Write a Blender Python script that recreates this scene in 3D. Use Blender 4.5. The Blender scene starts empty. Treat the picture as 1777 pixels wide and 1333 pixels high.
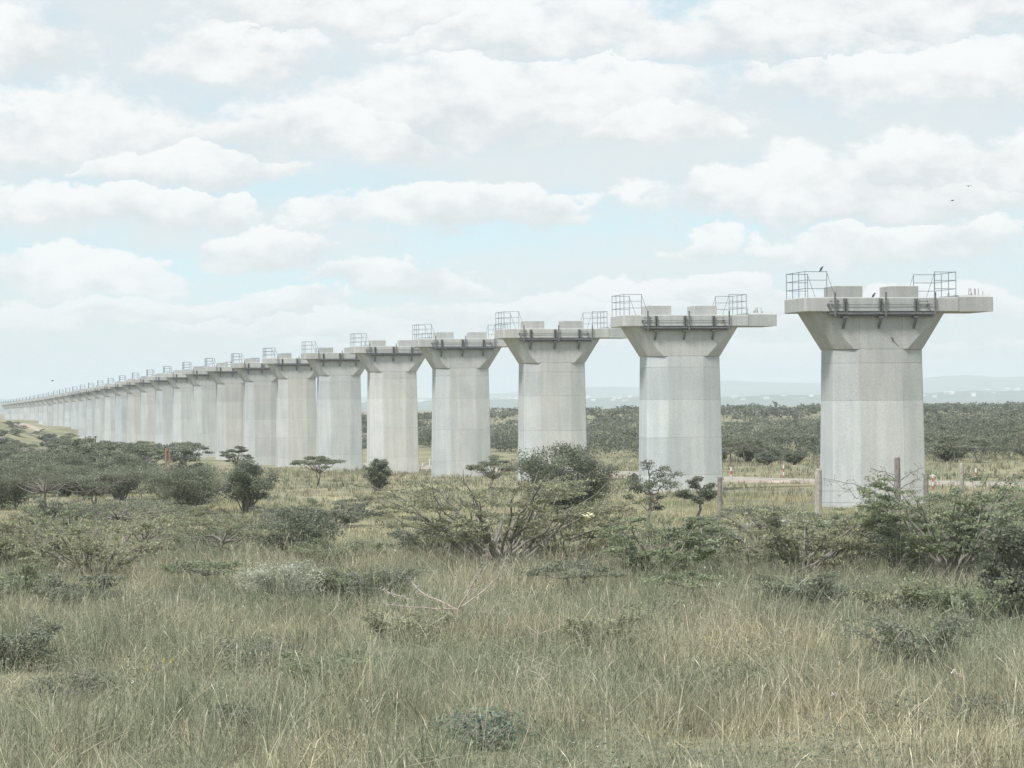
import bpy, bmesh, math, random
import numpy as np
from mathutils import Vector

random.seed(7)
SC = bpy.context.scene
COL = SC.collection

# ------------------------------------------------------------------ camera, sky, sun, exposure
F_PX, CX, CY = 4500.0, 888.5, 666.5          # focal length and centre in photograph pixels
EYE = 5.2
PITCH = 31.5 / F_PX
ROLL = 0.0087
cam = bpy.data.cameras.new("camera")
cam.sensor_width = 36.0
cam.lens = 36.0 * F_PX / 1777.0
cam.clip_start = 0.5
cam.clip_end = 60000.0
camo = bpy.data.objects.new("camera", cam)
COL.objects.link(camo)
camo.location = (0, 0, EYE)
camo.rotation_euler = (math.pi / 2 + PITCH, ROLL, 0)
SC.camera = camo

EXPO = 1.65
SC.view_settings.view_transform = 'Standard'
SC.view_settings.look = 'None'
SC.view_settings.gamma = 1.0
SC.view_settings.exposure = EXPO
SC.view_settings.use_curve_mapping = False
SC.cycles.use_denoising = True
SC.cycles.denoising_prefilter = 'NONE'
SC.cycles.max_bounces = 6
SC.cycles.diffuse_bounces = 3
SC.cycles.transmission_bounces = 4
SC.cycles.volume_bounces = 1
SC.cycles.transparent_max_bounces = 4
SC.cycles.caustics_reflective = False
SC.cycles.caustics_refractive = False

SUN_EL, SUN_ROT = math.radians(59), math.radians(214)
SUN_DIR = Vector((math.sin(SUN_ROT) * math.cos(SUN_EL), math.cos(SUN_ROT) * math.cos(SUN_EL), math.sin(SUN_EL)))


def level(px, py):
    dx, dy = px - CX, -(py - CY)
    return dx + dy * ROLL, dy - dx * ROLL


def build_world():
    w = bpy.data.worlds.new("World")
    SC.world = w
    w.use_nodes = True
    nt = w.node_tree
    nt.nodes.clear()
    L = nt.links

    def m(op, a, b=None, c=None, clamp=False):
        n = nt.nodes.new('ShaderNodeMath')
        n.operation = op
        n.use_clamp = clamp
        for i, v in enumerate((a, b, c)):
            if v is None:
                continue
            if isinstance(v, (int, float)):
                n.inputs[i].default_value = v
            else:
                L.new(v, n.inputs[i])
        return n.outputs[0]

    def noise(x, y, scale, detail, rough, off=0.0, dist=0.0):
        c = nt.nodes.new('ShaderNodeCombineXYZ')
        for i, v in enumerate((x, y, off)):
            if isinstance(v, (int, float)):
                c.inputs[i].default_value = v
            else:
                L.new(v, c.inputs[i])
        n = nt.nodes.new('ShaderNodeTexNoise')
        n.inputs['Scale'].default_value = scale
        n.inputs['Detail'].default_value = detail
        n.inputs['Roughness'].default_value = rough
        n.inputs['Distortion'].default_value = dist
        L.new(c.outputs[0], n.inputs['Vector'])
        return m('SUBTRACT', n.outputs[0], 0.5)

    def sstep(x, lo, hi):
        n = nt.nodes.new('ShaderNodeMapRange')
        n.interpolation_type = 'SMOOTHSTEP'
        L.new(x, n.inputs[0])
        n.inputs[1].default_value = lo
        n.inputs[2].default_value = hi
        return n.outputs[0]

    def mixc(f, a, b):
        n = nt.nodes.new('ShaderNodeMix')
        n.data_type = 'RGBA'
        if isinstance(f, float):
            n.inputs[0].default_value = f
        else:
            L.new(f, n.inputs[0])
        for i, v in ((6, a), (7, b)):
            if isinstance(v, tuple):
                n.inputs[i].default_value = (*v, 1)
            else:
                L.new(v, n.inputs[i])
        return n.outputs[2]

    tc = nt.nodes.new('ShaderNodeTexCoord')
    sep = nt.nodes.new('ShaderNodeSeparateXYZ')
    L.new(tc.outputs['Generated'], sep.inputs[0])
    x, y, z = sep.outputs
    az = m('ARCTAN2', x, y)
    el = m('ARCSINE', z)
    # cloud layer seen in perspective: coordinates on a high plane
    den = m('ADD', m('MAXIMUM', z, 0.0), 0.05)
    pu = m('DIVIDE', x, den)
    pv = m('DIVIDE', y, den)
    # billowing warp of the angular coordinates
    w1 = noise(az, m('MULTIPLY', el, 1.5), 24.0, 8.0, 0.6, 1.7)
    w2 = noise(az, m('MULTIPLY', el, 1.5), 24.0, 8.0, 0.6, 9.3)
    wa = m('MULTIPLY_ADD', w1, 0.060, az)
    we = m('MULTIPLY_ADD', w2, 0.034, el)
    fine = noise(az, m('MULTIPLY', el, 1.7), 46.0, 10.0, 0.62, 4.1)
    puffs = [  # px, py, half width, half height
        (1480, 350, 370, 98), (1560, 318, 170, 74), (1275, 342, 140, 66), (1770, 312, 165, 78),
        (770, 378, 265, 56), (880, 362, 165, 46), (110, 240, 240, 110), (465, 436, 135, 50),
        (900, 190, 400, 110), (1130, 222, 160, 62), (200, 372, 250, 54), (395, 364, 50, 36),
        (150, 485, 195, 46), (1235, 432, 90, 34), (1560, 438, 260, 54), (690, 492, 200, 40),
        (30, 90, 130, 95), (430, 110, 200, 80), (1320, 75, 380, 100), (960, 70, 300, 90),
        (1600, 150, 400, 80), (300, 540, 300, 36), (950, 548, 300, 36), (560, 240, 260, 80),
        (1600, 540, 330, 36), (620, 30, 330, 70), (330, 300, 190, 60), (60, 560, 220, 34),
        (520, 575, 240, 30), (1230, 520, 240, 34), (760, 600, 300, 26), (1500, 610, 300, 26), (1500, 40, 420, 90)]
    D, T = None, None
    for (px, py, rx, ry) in puffs:
        u, v = level(px, py)
        a0, e0 = u / F_PX, v / F_PX + PITCH
        du = m('DIVIDE', m('SUBTRACT', wa, a0), rx / F_PX)
        dv = m('DIVIDE', m('SUBTRACT', we, e0), ry / F_PX)
        dvb = m('MULTIPLY', m('MINIMUM', dv, 0.0), 1.7)
        dvt = m('MAXIMUM', dv, 0.0)
        q = m('SUBTRACT', 1.0, m('ADD', m('MULTIPLY', du, du), m('ADD', m('MULTIPLY', dvb, dvb), m('MULTIPLY', dvt, dvt))))
        if D is None:
            D, T = q, dv
        else:
            g = m('GREATER_THAN', q, D)
            T = m('ADD', m('MULTIPLY', g, m('SUBTRACT', dv, T)), T)
            D = m('MAXIMUM', D, q)
    D = m('MULTIPLY_ADD', fine, 2.6, D)
    # the same kind of clouds everywhere else in the sky
    broad = noise(pu, m('MULTIPLY', pv, 0.55), 1.15, 6.0, 0.55, 2.2)
    veil = noise(pu, m('MULTIPLY', pv, 0.5), 0.55, 5.0, 0.5, 7.9)
    cov_b = sstep(m('MULTIPLY_ADD', fine, 0.35, broad), -0.13, 0.13)
    cov_v = sstep(m('MULTIPLY_ADD', fine, 0.2, veil), -0.20, 0.16)
    soft = m('MULTIPLY_ADD', sstep(T, 0.15, -0.55), 0.60, 0.24)         # wispy undersides, crisper tops
    soft = m('ADD', soft, m('MULTIPLY', sstep(el, 0.075, 0.135), 0.40))
    cov_p = m('SMOOTH_MIN', m('DIVIDE', m('ADD', D, 0.10), soft), 1.0, 0.25, clamp=True)
    low = sstep(el, 0.055, 0.0)                       # towards the horizon layers overlap
    shade = sstep(m('MULTIPLY_ADD', fine, 3.2, m('MULTIPLY_ADD', w1, 1.6, T)), -0.9, 0.75)
    sky = nt.nodes.new('ShaderNodeTexSky')
    sky.sky_type = 'NISHITA'
    sky.sun_disc = False
    sky.sun_elevation = SUN_EL
    sky.sun_rotation = SUN_ROT
    sky.altitude = 1600
    sky.air_density = 1.0
    sky.dust_density = 1.2
    S = 10.0 / 2 ** EXPO                                # background strength is 0.1
    skyc = mixc(0.86, sky.outputs[0], (0.52 * S, 0.70 * S, 0.75 * S))   # thin high veil over the blue
    c1 = mixc(m('MULTIPLY', cov_v, 0.50), skyc, (0.745 * S, 0.785 * S, 0.805 * S))
    c2 = mixc(m('MULTIPLY', cov_b, 0.65), c1, (0.81 * S, 0.83 * S, 0.84 * S))
    pc = mixc(shade, (0.72 * S, 0.75 * S, 0.77 * S), (1.0 * S, 1.0 * S, 1.0 * S))
    c3 = mixc(m('MULTIPLY', cov_p, 0.92), c2, pc)
    c4 = mixc(m('MULTIPLY', low, 0.6), c3, (0.74 * S, 0.75 * S, 0.755 * S))
    bg = nt.nodes.new('ShaderNodeBackground')
    bg.inputs['Strength'].default_value = 0.1
    L.new(c4, bg.inputs['Color'])
    out = nt.nodes.new('ShaderNodeOutputWorld')
    L.new(bg.outputs[0], out.inputs['Surface'])
    w.cycles.sampling_method = 'MANUAL'
    w.cycles.sample_map_resolution = 512


build_world()
sun = bpy.data.lights.new("sun", 'SUN')
sun.energy = 1.5
sun.angle = math.radians(12)
sun.color = (1.0, 0.965, 0.92)
suno = bpy.data.objects.new("sun", sun)
COL.objects.link(suno)
suno.location = (0, -50, 200)
suno.rotation_euler = SUN_DIR.to_track_quat('Z', 'Y').to_euler()


# ------------------------------------------------------------------ helpers
def tag(o, label=None, cat=None, group=None, kind=None):
    if label:
        o["label"] = label
    if cat:
        o["category"] = cat
    if group:
        o["group"] = group
    if kind:
        o["kind"] = kind
    return o


def empty(name, loc, rz=0.0):
    o = bpy.data.objects.new(name, None)
    COL.objects.link(o)
    o.location = loc
    o.rotation_euler = (0, 0, rz)
    o.empty_display_size = 0.2
    return o


def mesh_obj(name, me, mat=None, parent=None, loc=(0, 0, 0), rz=0.0):
    o = bpy.data.objects.new(name, me)
    COL.objects.link(o)
    o.location = loc
    o.rotation_euler = (0, 0, rz)
    if mat and not me.materials:
        me.materials.append(mat)
    if parent:
        o.parent = parent
    return o


def np_mesh(name, V, quads=None, tris=None, col=None, smooth=False):
    V = np.asarray(V, np.float32)
    idx, starts, n = [], [], 0
    if quads is not None and len(quads):
        q = np.asarray(quads, np.int32)
        idx.append(q.ravel())
        starts.append(np.arange(len(q)) * 4)
        n = len(q) * 4
    if tris is not None and len(tris):
        t = np.asarray(tris, np.int32)
        idx.append(t.ravel())
        starts.append(n + np.arange(len(t)) * 3)
    idx = np.concatenate(idx)
    starts = np.concatenate(starts).astype(np.int32)
    me = bpy.data.meshes.new(name)
    me.vertices.add(len(V))
    me.vertices.foreach_set("co", V.ravel())
    me.loops.add(len(idx))
    me.loops.foreach_set("vertex_index", idx)
    me.polygons.add(len(starts))
    me.polygons.foreach_set("loop_start", starts)
    if smooth:
        me.polygons.foreach_set("use_smooth", np.ones(len(starts), bool))
    if col is not None:
        a = me.color_attributes.new("Col", 'FLOAT_COLOR', 'POINT')
        c = np.ones((len(V), 4), np.float32)
        c[:, :3] = col
        a.data.foreach_set("color", c.ravel())
    me.update(calc_edges=True)
    return me


def bm_mesh(name, bm, bevel=0.0, smooth=False):
    if bevel > 0:
        bmesh.ops.bevel(bm, geom=[e for e in bm.edges], offset=bevel, segments=1, affect='EDGES', profile=0.5)
    bmesh.ops.recalc_face_normals(bm, faces=bm.faces[:])
    me = bpy.data.meshes.new(name)
    bm.to_mesh(me)
    bm.free()
    if smooth:
        me.polygons.foreach_set("use_smooth", np.ones(len(me.polygons), bool))
    return me


def add_box(bm, x0, x1, y0, y1, z0, z1):
    vs = [bm.verts.new(p) for p in ((x0, y0, z0), (x1, y0, z0), (x1, y1, z0), (x0, y1, z0),
                                    (x0, y0, z1), (x1, y0, z1), (x1, y1, z1), (x0, y1, z1))]
    for f in ((3, 2, 1, 0), (4, 5, 6, 7), (0, 1, 5, 4), (1, 2, 6, 5), (2, 3, 7, 6), (3, 0, 4, 7)):
        bm.faces.new([vs[i] for i in f])
    return vs


def add_bar(bm, p, q, r, n=5, r2=None):
    p, q = Vector(p), Vector(q)
    d = (q - p)
    if d.length < 1e-6:
        return
    d.normalize()
    a = d.orthogonal().normalized()
    b = d.cross(a)
    r2 = r if r2 is None else r2
    A = [bm.verts.new(p + (a * math.cos(t) + b * math.sin(t)) * r) for t in [2 * math.pi * k / n for k in range(n)]]
    B = [bm.verts.new(q + (a * math.cos(t) + b * math.sin(t)) * r2) for t in [2 * math.pi * k / n for k in range(n)]]
    for k in range(n):
        bm.faces.new((A[k], A[(k + 1) % n], B[(k + 1) % n], B[k]))
    bm.faces.new(A[::-1])
    bm.faces.new(B)


def loft(bm, rings, cap=True):
    R = [[bm.verts.new(p) for p in ring] for ring in rings]
    n = len(R[0])
    for a, b in zip(R[:-1], R[1:]):
        for k in range(n):
            bm.faces.new((a[k], a[(k + 1) % n], b[(k + 1) % n], b[k]))
    if cap:
        bm.faces.new(R[0][::-1])
        bm.faces.new(R[-1])
    return R


def lattice(seed):
    return np.random.RandomState(seed).rand(256, 256)


_LAT = {}


def vnoise(x, y, scale, seed):
    if seed not in _LAT:
        _LAT[seed] = lattice(seed)
    G = _LAT[seed]
    x = np.asarray(x) / scale
    y = np.asarray(y) / scale
    xi, yi = np.floor(x).astype(int), np.floor(y).astype(int)
    fx, fy = x - xi, y - yi
    fx, fy = fx * fx * (3 - 2 * fx), fy * fy * (3 - 2 * fy)
    g = lambda i, j: G[i & 255, j & 255]
    return (g(xi, yi) * (1 - fx) + g(xi + 1, yi) * fx) * (1 - fy) + (g(xi, yi + 1) * (1 - fx) + g(xi + 1, yi + 1) * fx) * fy


def fbm(x, y, scale, seed, o=3):
    s, a, t = 0, 1.0, 0
    for k in range(o):
        s = s + a * vnoise(x, y, scale / 2 ** k, seed + k)
        t += a
        a *= 0.5
    return s / t


# ------------------------------------------------------------------ materials
def new_mat(name):
    mt = bpy.data.materials.new(name)
    mt.use_nodes = True
    nt = mt.node_tree
    b = nt.nodes.get('Principled BSDF')
    return mt, nt, b


def simple_mat(name, col, rough=0.8, metal=0.0, var=0.12, scale=6.0, bump=0.0):
    mt, nt, b = new_mat(name)
    tc = nt.nodes.new('ShaderNodeTexCoord')
    nz = nt.nodes.new('ShaderNodeTexNoise')
    nz.inputs['Scale'].default_value = scale
    nz.inputs['Detail'].default_value = 6
    nt.links.new(tc.outputs['Object'], nz.inputs['Vector'])
    rp = nt.nodes.new('ShaderNodeValToRGB')
    rp.color_ramp.elements[0].position = 0.3
    rp.color_ramp.elements[1].position = 0.7
    rp.color_ramp.elements[0].color = (*[c * (1 - var) for c in col], 1)
    rp.color_ramp.elements[1].color = (*[min(1, c * (1 + var)) for c in col], 1)
    nt.links.new(nz.outputs[0], rp.inputs[0])
    nt.links.new(rp.outputs[0], b.inputs['Base Color'])
    b.inputs['Roughness'].default_value = rough
    b.inputs['Metallic'].default_value = metal
    if bump:
        bp = nt.nodes.new('ShaderNodeBump')
        bp.inputs['Strength'].default_value = bump
        bp.inputs['Distance'].default_value = 0.02
        nt.links.new(nz.outputs[0], bp.inputs['Height'])
        nt.links.new(bp.outputs[0], b.inputs['Normal'])
    return mt


def concrete_mat(name, use_attr):
    mt, nt, b = new_mat(name)
    L = nt.links
    tc = nt.nodes.new('ShaderNodeTexCoord')
    oi = nt.nodes.new('ShaderNodeObjectInfo')
    geo = nt.nodes.new('ShaderNodeNewGeometry')

    def nz(scale, detail, sx=1, sy=1, sz=1, rough=0.55):
        mp = nt.nodes.new('ShaderNodeMapping')
        mp.inputs['Scale'].default_value = (sx, sy, sz)
        L.new(geo.outputs['Position'], mp.inputs['Vector'])
        n = nt.nodes.new('ShaderNodeTexNoise')
        n.inputs['Scale'].default_value = scale
        n.inputs['Detail'].default_value = detail
        n.inputs['Roughness'].default_value = rough
        L.new(mp.outputs[0], n.inputs['Vector'])
        return n.outputs[0]

    def ramp(f, p0, c0, p1, c1):
        r = nt.nodes.new('ShaderNodeValToRGB')
        e = r.color_ramp.elements
        e[0].position, e[1].position = p0, p1
        e[0].color, e[1].color = (c0, c0, c0, 1) if not isinstance(c0, tuple) else (*c0, 1), (c1, c1, c1, 1) if not isinstance(c1, tuple) else (*c1, 1)
        L.new(f, r.inputs[0])
        return r.outputs[0]

    def mul(a, bb, f=1.0):
        n = nt.nodes.new('ShaderNodeMix')
        n.data_type = 'RGBA'
        n.blend_type = 'MULTIPLY'
        n.inputs[0].default_value = f
        L.new(a, n.inputs[6])
        L.new(bb, n.inputs[7])
        return n.outputs[2]
    blotch = ramp(nz(0.55, 7), 0.28, (0.505, 0.52, 0.525), 0.72, (0.60, 0.598, 0.585))
    streak = ramp(nz(1.6, 6, 1.6, 1.6, 0.12), 0.40, 0.86, 0.62, 1.0)
    grain = ramp(nz(14, 6, rough=0.7), 0.30, 0.80, 0.64, 1.05)
    pores = ramp(nz(34, 3, rough=0.6), 0.28, 0.72, 0.40, 1.0)
    c = mul(mul(mul(blotch, streak, 0.75), grain), pores, 0.6)
    if use_attr:
        at = nt.nodes.new('ShaderNodeAttribute')
        at.attribute_name = "Col"
        c = mul(c, at.outputs['Color'])
    L.new(c, b.inputs['Base Color'])
    b.inputs['Roughness'].default_value = 0.9
    b.inputs['Specular IOR Level'].default_value = 0.2
    bp = nt.nodes.new('ShaderNodeBump')
    bp.inputs['Strength'].default_value = 0.35
    bp.inputs['Distance'].default_value = 0.02
    L.new(nz(9, 8, rough=0.65), bp.inputs['Height'])
    L.new(bp.outputs[0], b.inputs['Normal'])
    return mt


def leaf_mat(name, trans=0.35, rough=0.7):
    mt, nt, b = new_mat(name)
    L = nt.links
    at = nt.nodes.new('ShaderNodeAttribute')
    at.attribute_name = "Col"
    d = nt.nodes.new('ShaderNodeBsdfDiffuse')
    t = nt.nodes.new('ShaderNodeBsdfTranslucent')
    L.new(at.outputs['Color'], d.inputs['Color'])
    L.new(at.outputs['Color'], t.inputs['Color'])
    mx = nt.nodes.new('ShaderNodeMixShader')
    mx.inputs[0].default_value = trans
    L.new(d.outputs[0], mx.inputs[1])
    L.new(t.outputs[0], mx.inputs[2])
    nt.nodes.remove(b)
    L.new(mx.outputs[0], nt.nodes.get('Material Output').inputs['Surface'])
    return mt


def ground_mat(name):
    mt, nt, b = new_mat(name)
    L = nt.links
    geo = nt.nodes.new('ShaderNodeNewGeometry')

    def nz(scale, detail):
        n = nt.nodes.new('ShaderNodeTexNoise')
        n.inputs['Scale'].default_value = scale
        n.inputs['Detail'].default_value = detail
        L.new(geo.outputs['Position'], n.inputs['Vector'])
        return n.outputs[0]
    r = nt.nodes.new('ShaderNodeValToRGB')
    e = r.color_ramp.elements
    e[0].position, e[0].color = 0.35, (0.20, 0.205, 0.14, 1)
    e[1].position, e[1].color = 0.66, (0.33, 0.305, 0.205, 1)
    L.new(nz(0.12, 8), r.inputs[0])
    r2 = nt.nodes.new('ShaderNodeValToRGB')
    r2.color_ramp.elements[0].position, r2.color_ramp.elements[0].color = 0.3, (0.65, 0.65, 0.65, 1)
    r2.color_ramp.elements[1].position, r2.color_ramp.elements[1].color = 0.7, (1.15, 1.12, 1.05, 1)
    L.new(nz(3.0, 8), r2.inputs[0])
    mx = nt.nodes.new('ShaderNodeMix')
    mx.data_type = 'RGBA'
    mx.blend_type = 'MULTIPLY'
    mx.inputs[0].default_value = 1
    L.new(r.outputs[0], mx.inputs[6])
    L.new(r2.outputs[0], mx.inputs[7])
    L.new(mx.outputs[2], b.inputs['Base Color'])
    b.inputs['Roughness'].default_value = 1.0
    b.inputs['Specular IOR Level'].default_value = 0.05
    return mt


M = dict(
    concrete=concrete_mat("cast_concrete", True),
    steel=simple_mat("painted_steel", (0.14, 0.145, 0.15), 0.6, 0.0, 0.3, 9),
    rail=simple_mat("galvanised_rail", (0.17, 0.21, 0.25), 0.5, 0.2, 0.2, 9),
    rebar=simple_mat("rusty_rebar", (0.22, 0.17, 0.14), 0.8),
    leaf=leaf_mat("thorn_leaves", 0.40),
    grass=leaf_mat("grass_blades", 0.30),
    bark=simple_mat("thorn_bark", (0.22, 0.20, 0.18), 0.95, 0, 0.3, 8),
    deadwood=simple_mat("bleached_branch", (0.48, 0.39, 0.35), 0.9, 0, 0.25, 10),
    thorn=simple_mat("white_thorn", (0.47, 0.44, 0.40), 0.7),
    post=simple_mat("weathered_post", (0.24, 0.215, 0.19), 0.95, 0, 0.35, 7, 0.5),
    palepost=simple_mat("pale_post", (0.36, 0.335, 0.29), 0.95, 0, 0.3, 7, 0.5),
    redpost=simple_mat("red_painted_post", (0.33, 0.17, 0.14), 0.8, 0, 0.25, 12),
    white=simple_mat("white_paint", (0.66, 0.65, 0.62), 0.6, 0, 0.10, 20),
    red=simple_mat("red_paint", (0.46, 0.10, 0.08), 0.6, 0, 0.1, 20),
    ground=ground_mat("dry_ground"),
    road=simple_mat("murram_track", (0.32, 0.30, 0.255), 1.0, 0, 0.25, 0.6),
    soil=simple_mat("red_soil", (0.35, 0.295, 0.24), 1.0, 0, 0.25, 0.5),
    bird=simple_mat("dark_plumage", (0.05, 0.05, 0.055), 0.7, 0, 0.3, 30),
    yellow=simple_mat("yellow_plastic", (0.82, 0.79, 0.50), 0.45, 0, 0.1, 12),
    hill=simple_mat("hill_scrub", (0.09, 0.12, 0.09), 1.0, 0, 0.35, 0.004),
    house=simple_mat("pale_wall", (0.72, 0.69, 0.66), 0.9, 0, 0.08, 0.05),
    roof=simple_mat("sheet_roof", (0.42, 0.30, 0.27), 0.8, 0, 0.1, 0.05),
    wire=simple_mat("fence_wire", (0.22, 0.22, 0.22), 0.5, 0.5),
)

# ------------------------------------------------------------------ terrain
CTRL = np.array([
    (0, -40, -4.9), (40, 0, -4.9), (-40, 0, -4.9), (0, 25, -5.0), (-10, 45, -5.05), (10, 45, -5.0), (0, 80, -5.1), (22, 85, -5.1), (-22, 85, -5.15),
    (17, 124, -5.13), (34, 124, -5.1), (-28, 120, -5.4), (0, 120, -5.25), (10, 156, -5.42), (3, 187, -5.8), (-4.5, 218, -6.2),
    (-12, 250, -6.75), (-19, 280, -7.25), (-33, 343, -8.1), (-62, 467, -9.4), (-98, 623, -11.6), (-150, 850, -12.2),
    (-240, 1240, -11), (42, 160, -5.2), (60, 250, -5.4), (42, 215, -5.35), (22, 215, -5.6), (20, 300, -6.0), (70, 400, -5.2),
    (120, 600, -4.4), (0, 450, -6.2), (20, 700, -4.4), (-50, 720, -5.0), (150, 900, -4.2), (0, 900, -4.2), (-100, 950, -6),
    (-45, 200, -6.4), (-62, 300, -7.0), (-42, 290, -7.5), (-90, 450, -6.2), (-76, 440, -9.6), (-126, 570, -3.6), (-108, 600, -9.0), (-122, 680, -11.5), (-90, 555, -10.6), (-80, 520, -10.2),
    (-108, 545, -5.6), (-170, 700, -3.4), (-190, 900, -3.8), (-120, 300, -4.5), (150, 200, -5), (200, 500, -4.5),
    (300, 1000, -4.2), (-300, 800, -3.5), (0, 1300, -5.5), (400, 1400, -5), (-500, 1500, -6)], float)
_P = CTRL[:, :2]
_d = np.linalg.norm(_P[:, None] - _P[None], axis=2)
_W = np.linalg.solve(_d + np.eye(len(_P)) * -0.6, CTRL[:, 2] + 5.5)


def ground_z(x, y):
    x = np.asarray(x, float)
    y = np.asarray(y, float)
    sh = x.shape
    xf, yf = x.ravel(), y.ravel()
    h = np.zeros(len(xf))
    for (px, py), w in zip(_P, _W):
        h += w * np.hypot(xf - px, yf - py)
    h = np.clip(h - 5.5, -14, 0)
    h = h + 5.6 * np.exp(-((xf + 134) / 25) ** 2 - ((yf - 600) / 130) ** 2)      # the rise at the left
    r = np.hypot(xf, yf)
    t = np.clip((r - 1100) / 900, 0, 1)
    h = h * (1 - t) + (-7.0) * t
    t2 = np.clip((r - 2500) / 3000, 0, 1)
    h = h - 8 * t2
    h = h + 0.10 * (fbm(xf, yf, 9.0, 11) - 0.5) * np.clip(1 - r / 900, 0, 1)
    return (h + EYE).reshape(sh)


def gz(x, y):
    return float(ground_z(np.array([x]), np.array([y]))[0])


def ray(px, py, dist):
    u, v = level(px, py)
    return u / F_PX * dist, dist, EYE + dist * (v / F_PX + PITCH)


def on_ground(px, py, zmin=28.0, zmax=1500.0):
    """where the sight line through a photograph pixel meets the terrain"""
    Z = np.linspace(zmin, zmax, 6000)
    u, v = level(px, py)
    zr = EYE + Z * (v / F_PX + PITCH)
    g = ground_z(u / F_PX * Z, Z)
    k = int(np.argmax(zr <= g)) if np.any(zr <= g) else len(Z) - 1
    return u / F_PX * Z[k], Z[k], float(g[k])


def build_ground():
    def axis(fine_lo, fine_hi, step, lo, hi, g=1.13):
        a = list(np.arange(fine_lo, fine_hi + 1e-6, step))
        s, x = step, fine_hi
        while x < hi:
            s *= g
            x = min(hi, x + s)
            a.append(x)
        s, x = step, fine_lo
        while x > lo:
            s *= g
            x = max(lo, x - s)
            a.insert(0, x)
        return np.array(a)
    xs = axis(-70, 60, 2.0, -14500, 14500, 1.10)
    ys = axis(20, 320, 2.5, -9000, 14500, 1.07)
    X, Y = np.meshgrid(xs, ys)
    Zg = ground_z(X, Y)
    V = np.stack([X, Y, Zg], -1).reshape(-1, 3)
    nx, ny = len(xs), len(ys)
    i = np.arange(nx * ny).reshape(ny, nx)
    q = np.stack([i[:-1, :-1], i[:-1, 1:], i[1:, 1:], i[1:, :-1]], -1).reshape(-1, 4)
    o = mesh_obj("ground", np_mesh("ground", V, q, smooth=True), M['ground'])
    tag(o, "broad dry grassland plain under the viaduct", kind='structure')


build_ground()


ROWS = []


def ridge_z(px, fr):
    zs = [float(np.interp(px, r[1], r[2])) for r in ROWS]
    return float(np.interp(fr, [r[0] for r in ROWS], zs))


def build_hills():
    def ridge(name, label, dist, prof, seed, amp, back):
        ROWS.clear()
        pts = sorted(prof)
        pxs = np.linspace(-2200, 4000, 420)
        py = np.interp(pxs, [p[0] for p in pts], [p[1] for p in pts])
        rows = []
        for fr, hh in ((-1.0, 0.0), (-0.66, 0.30), (-0.33, 0.72), (0.0, 1.0), (0.45, 0.6), (1.0, 0.0)):
            row = []
            for k, (a, b) in enumerate(zip(pxs, py)):
                u, v = level(a, b)
                top = EYE + dist * (v / F_PX + PITCH)
                X = u / F_PX * dist
                n = float(fbm(np.array([X]), np.array([fr * 900.]), dist * 0.03, seed, 4)[0]) - 0.5
                base = -12.0
                z = base + (top - base) * hh + amp * n * (0.5 + hh) * (1 if hh > 0 else 0)
                row.append((X, dist + fr * back, z if hh > 0 else base - 4))
            rows.append(row)
            ROWS.append((fr, pxs, [p[2] for p in row]))
        V = np.array(rows).reshape(-1, 3)
        n = len(pxs)
        i = np.arange(len(V)).reshape(len(rows), n)
        q = np.stack([i[:-1, :-1], i[:-1, 1:], i[1:, 1:], i[1:, :-1]], -1).reshape(-1, 4)
        o = mesh_obj(name, np_mesh(name, V, q, smooth=True), M['hill'])
        tag(o, label, kind='structure')
    ridge("hills", "far pale blue range of hills on the horizon", 11000,
          [(-2200, 684), (-600, 692), (300, 694), (600, 692), (750, 690), (850, 683), (1010, 672), (1100, 673), (1190, 667), (1262, 660), (1340, 664),
           (1420, 664), (1520, 660), (1600, 655), (1680, 651), (1725, 655), (1777, 652), (2200, 655), (4000, 670)], 31, 14, 1600)
    ridge("low_ridge", "darker blue low ridge in front of the far hills", 6000,
          [(-2200, 700), (600, 697), (750, 694), (850, 691), (1000, 689), (1100, 690), (1240, 688), (1330, 682), (1420, 686), (1600, 686), (1650, 682),
           (1690, 677), (1730, 681), (1777, 680), (2100, 684), (4000, 690)], 57, 10, 900)


build_hills()

# ------------------------------------------------------------------ viaduct row
ROW_A = math.radians(13.0)
RX, RY = -math.sin(ROW_A), math.cos(ROW_A)
P1 = (17.28, 124.5)
SPAN = 32.0
NPIER = 37


def pier_pos(i):
    return P1[0] + RX * SPAN * i, P1[1] + RY * SPAN * i


def head_height(i):     # underside of the cap slab above the eye
    return float(np.interp(i, [0, 1, 2, 3, 4, 6, 9, 13, 17, 24, 36], [4.14, 4.42, 4.55, 4.65, 4.78, 4.82, 4.75, 4.2, 3.4, 2.1, 0.6]))


def row_x(y):
    return P1[0] + (y - P1[1]) * RX / RY


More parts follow.
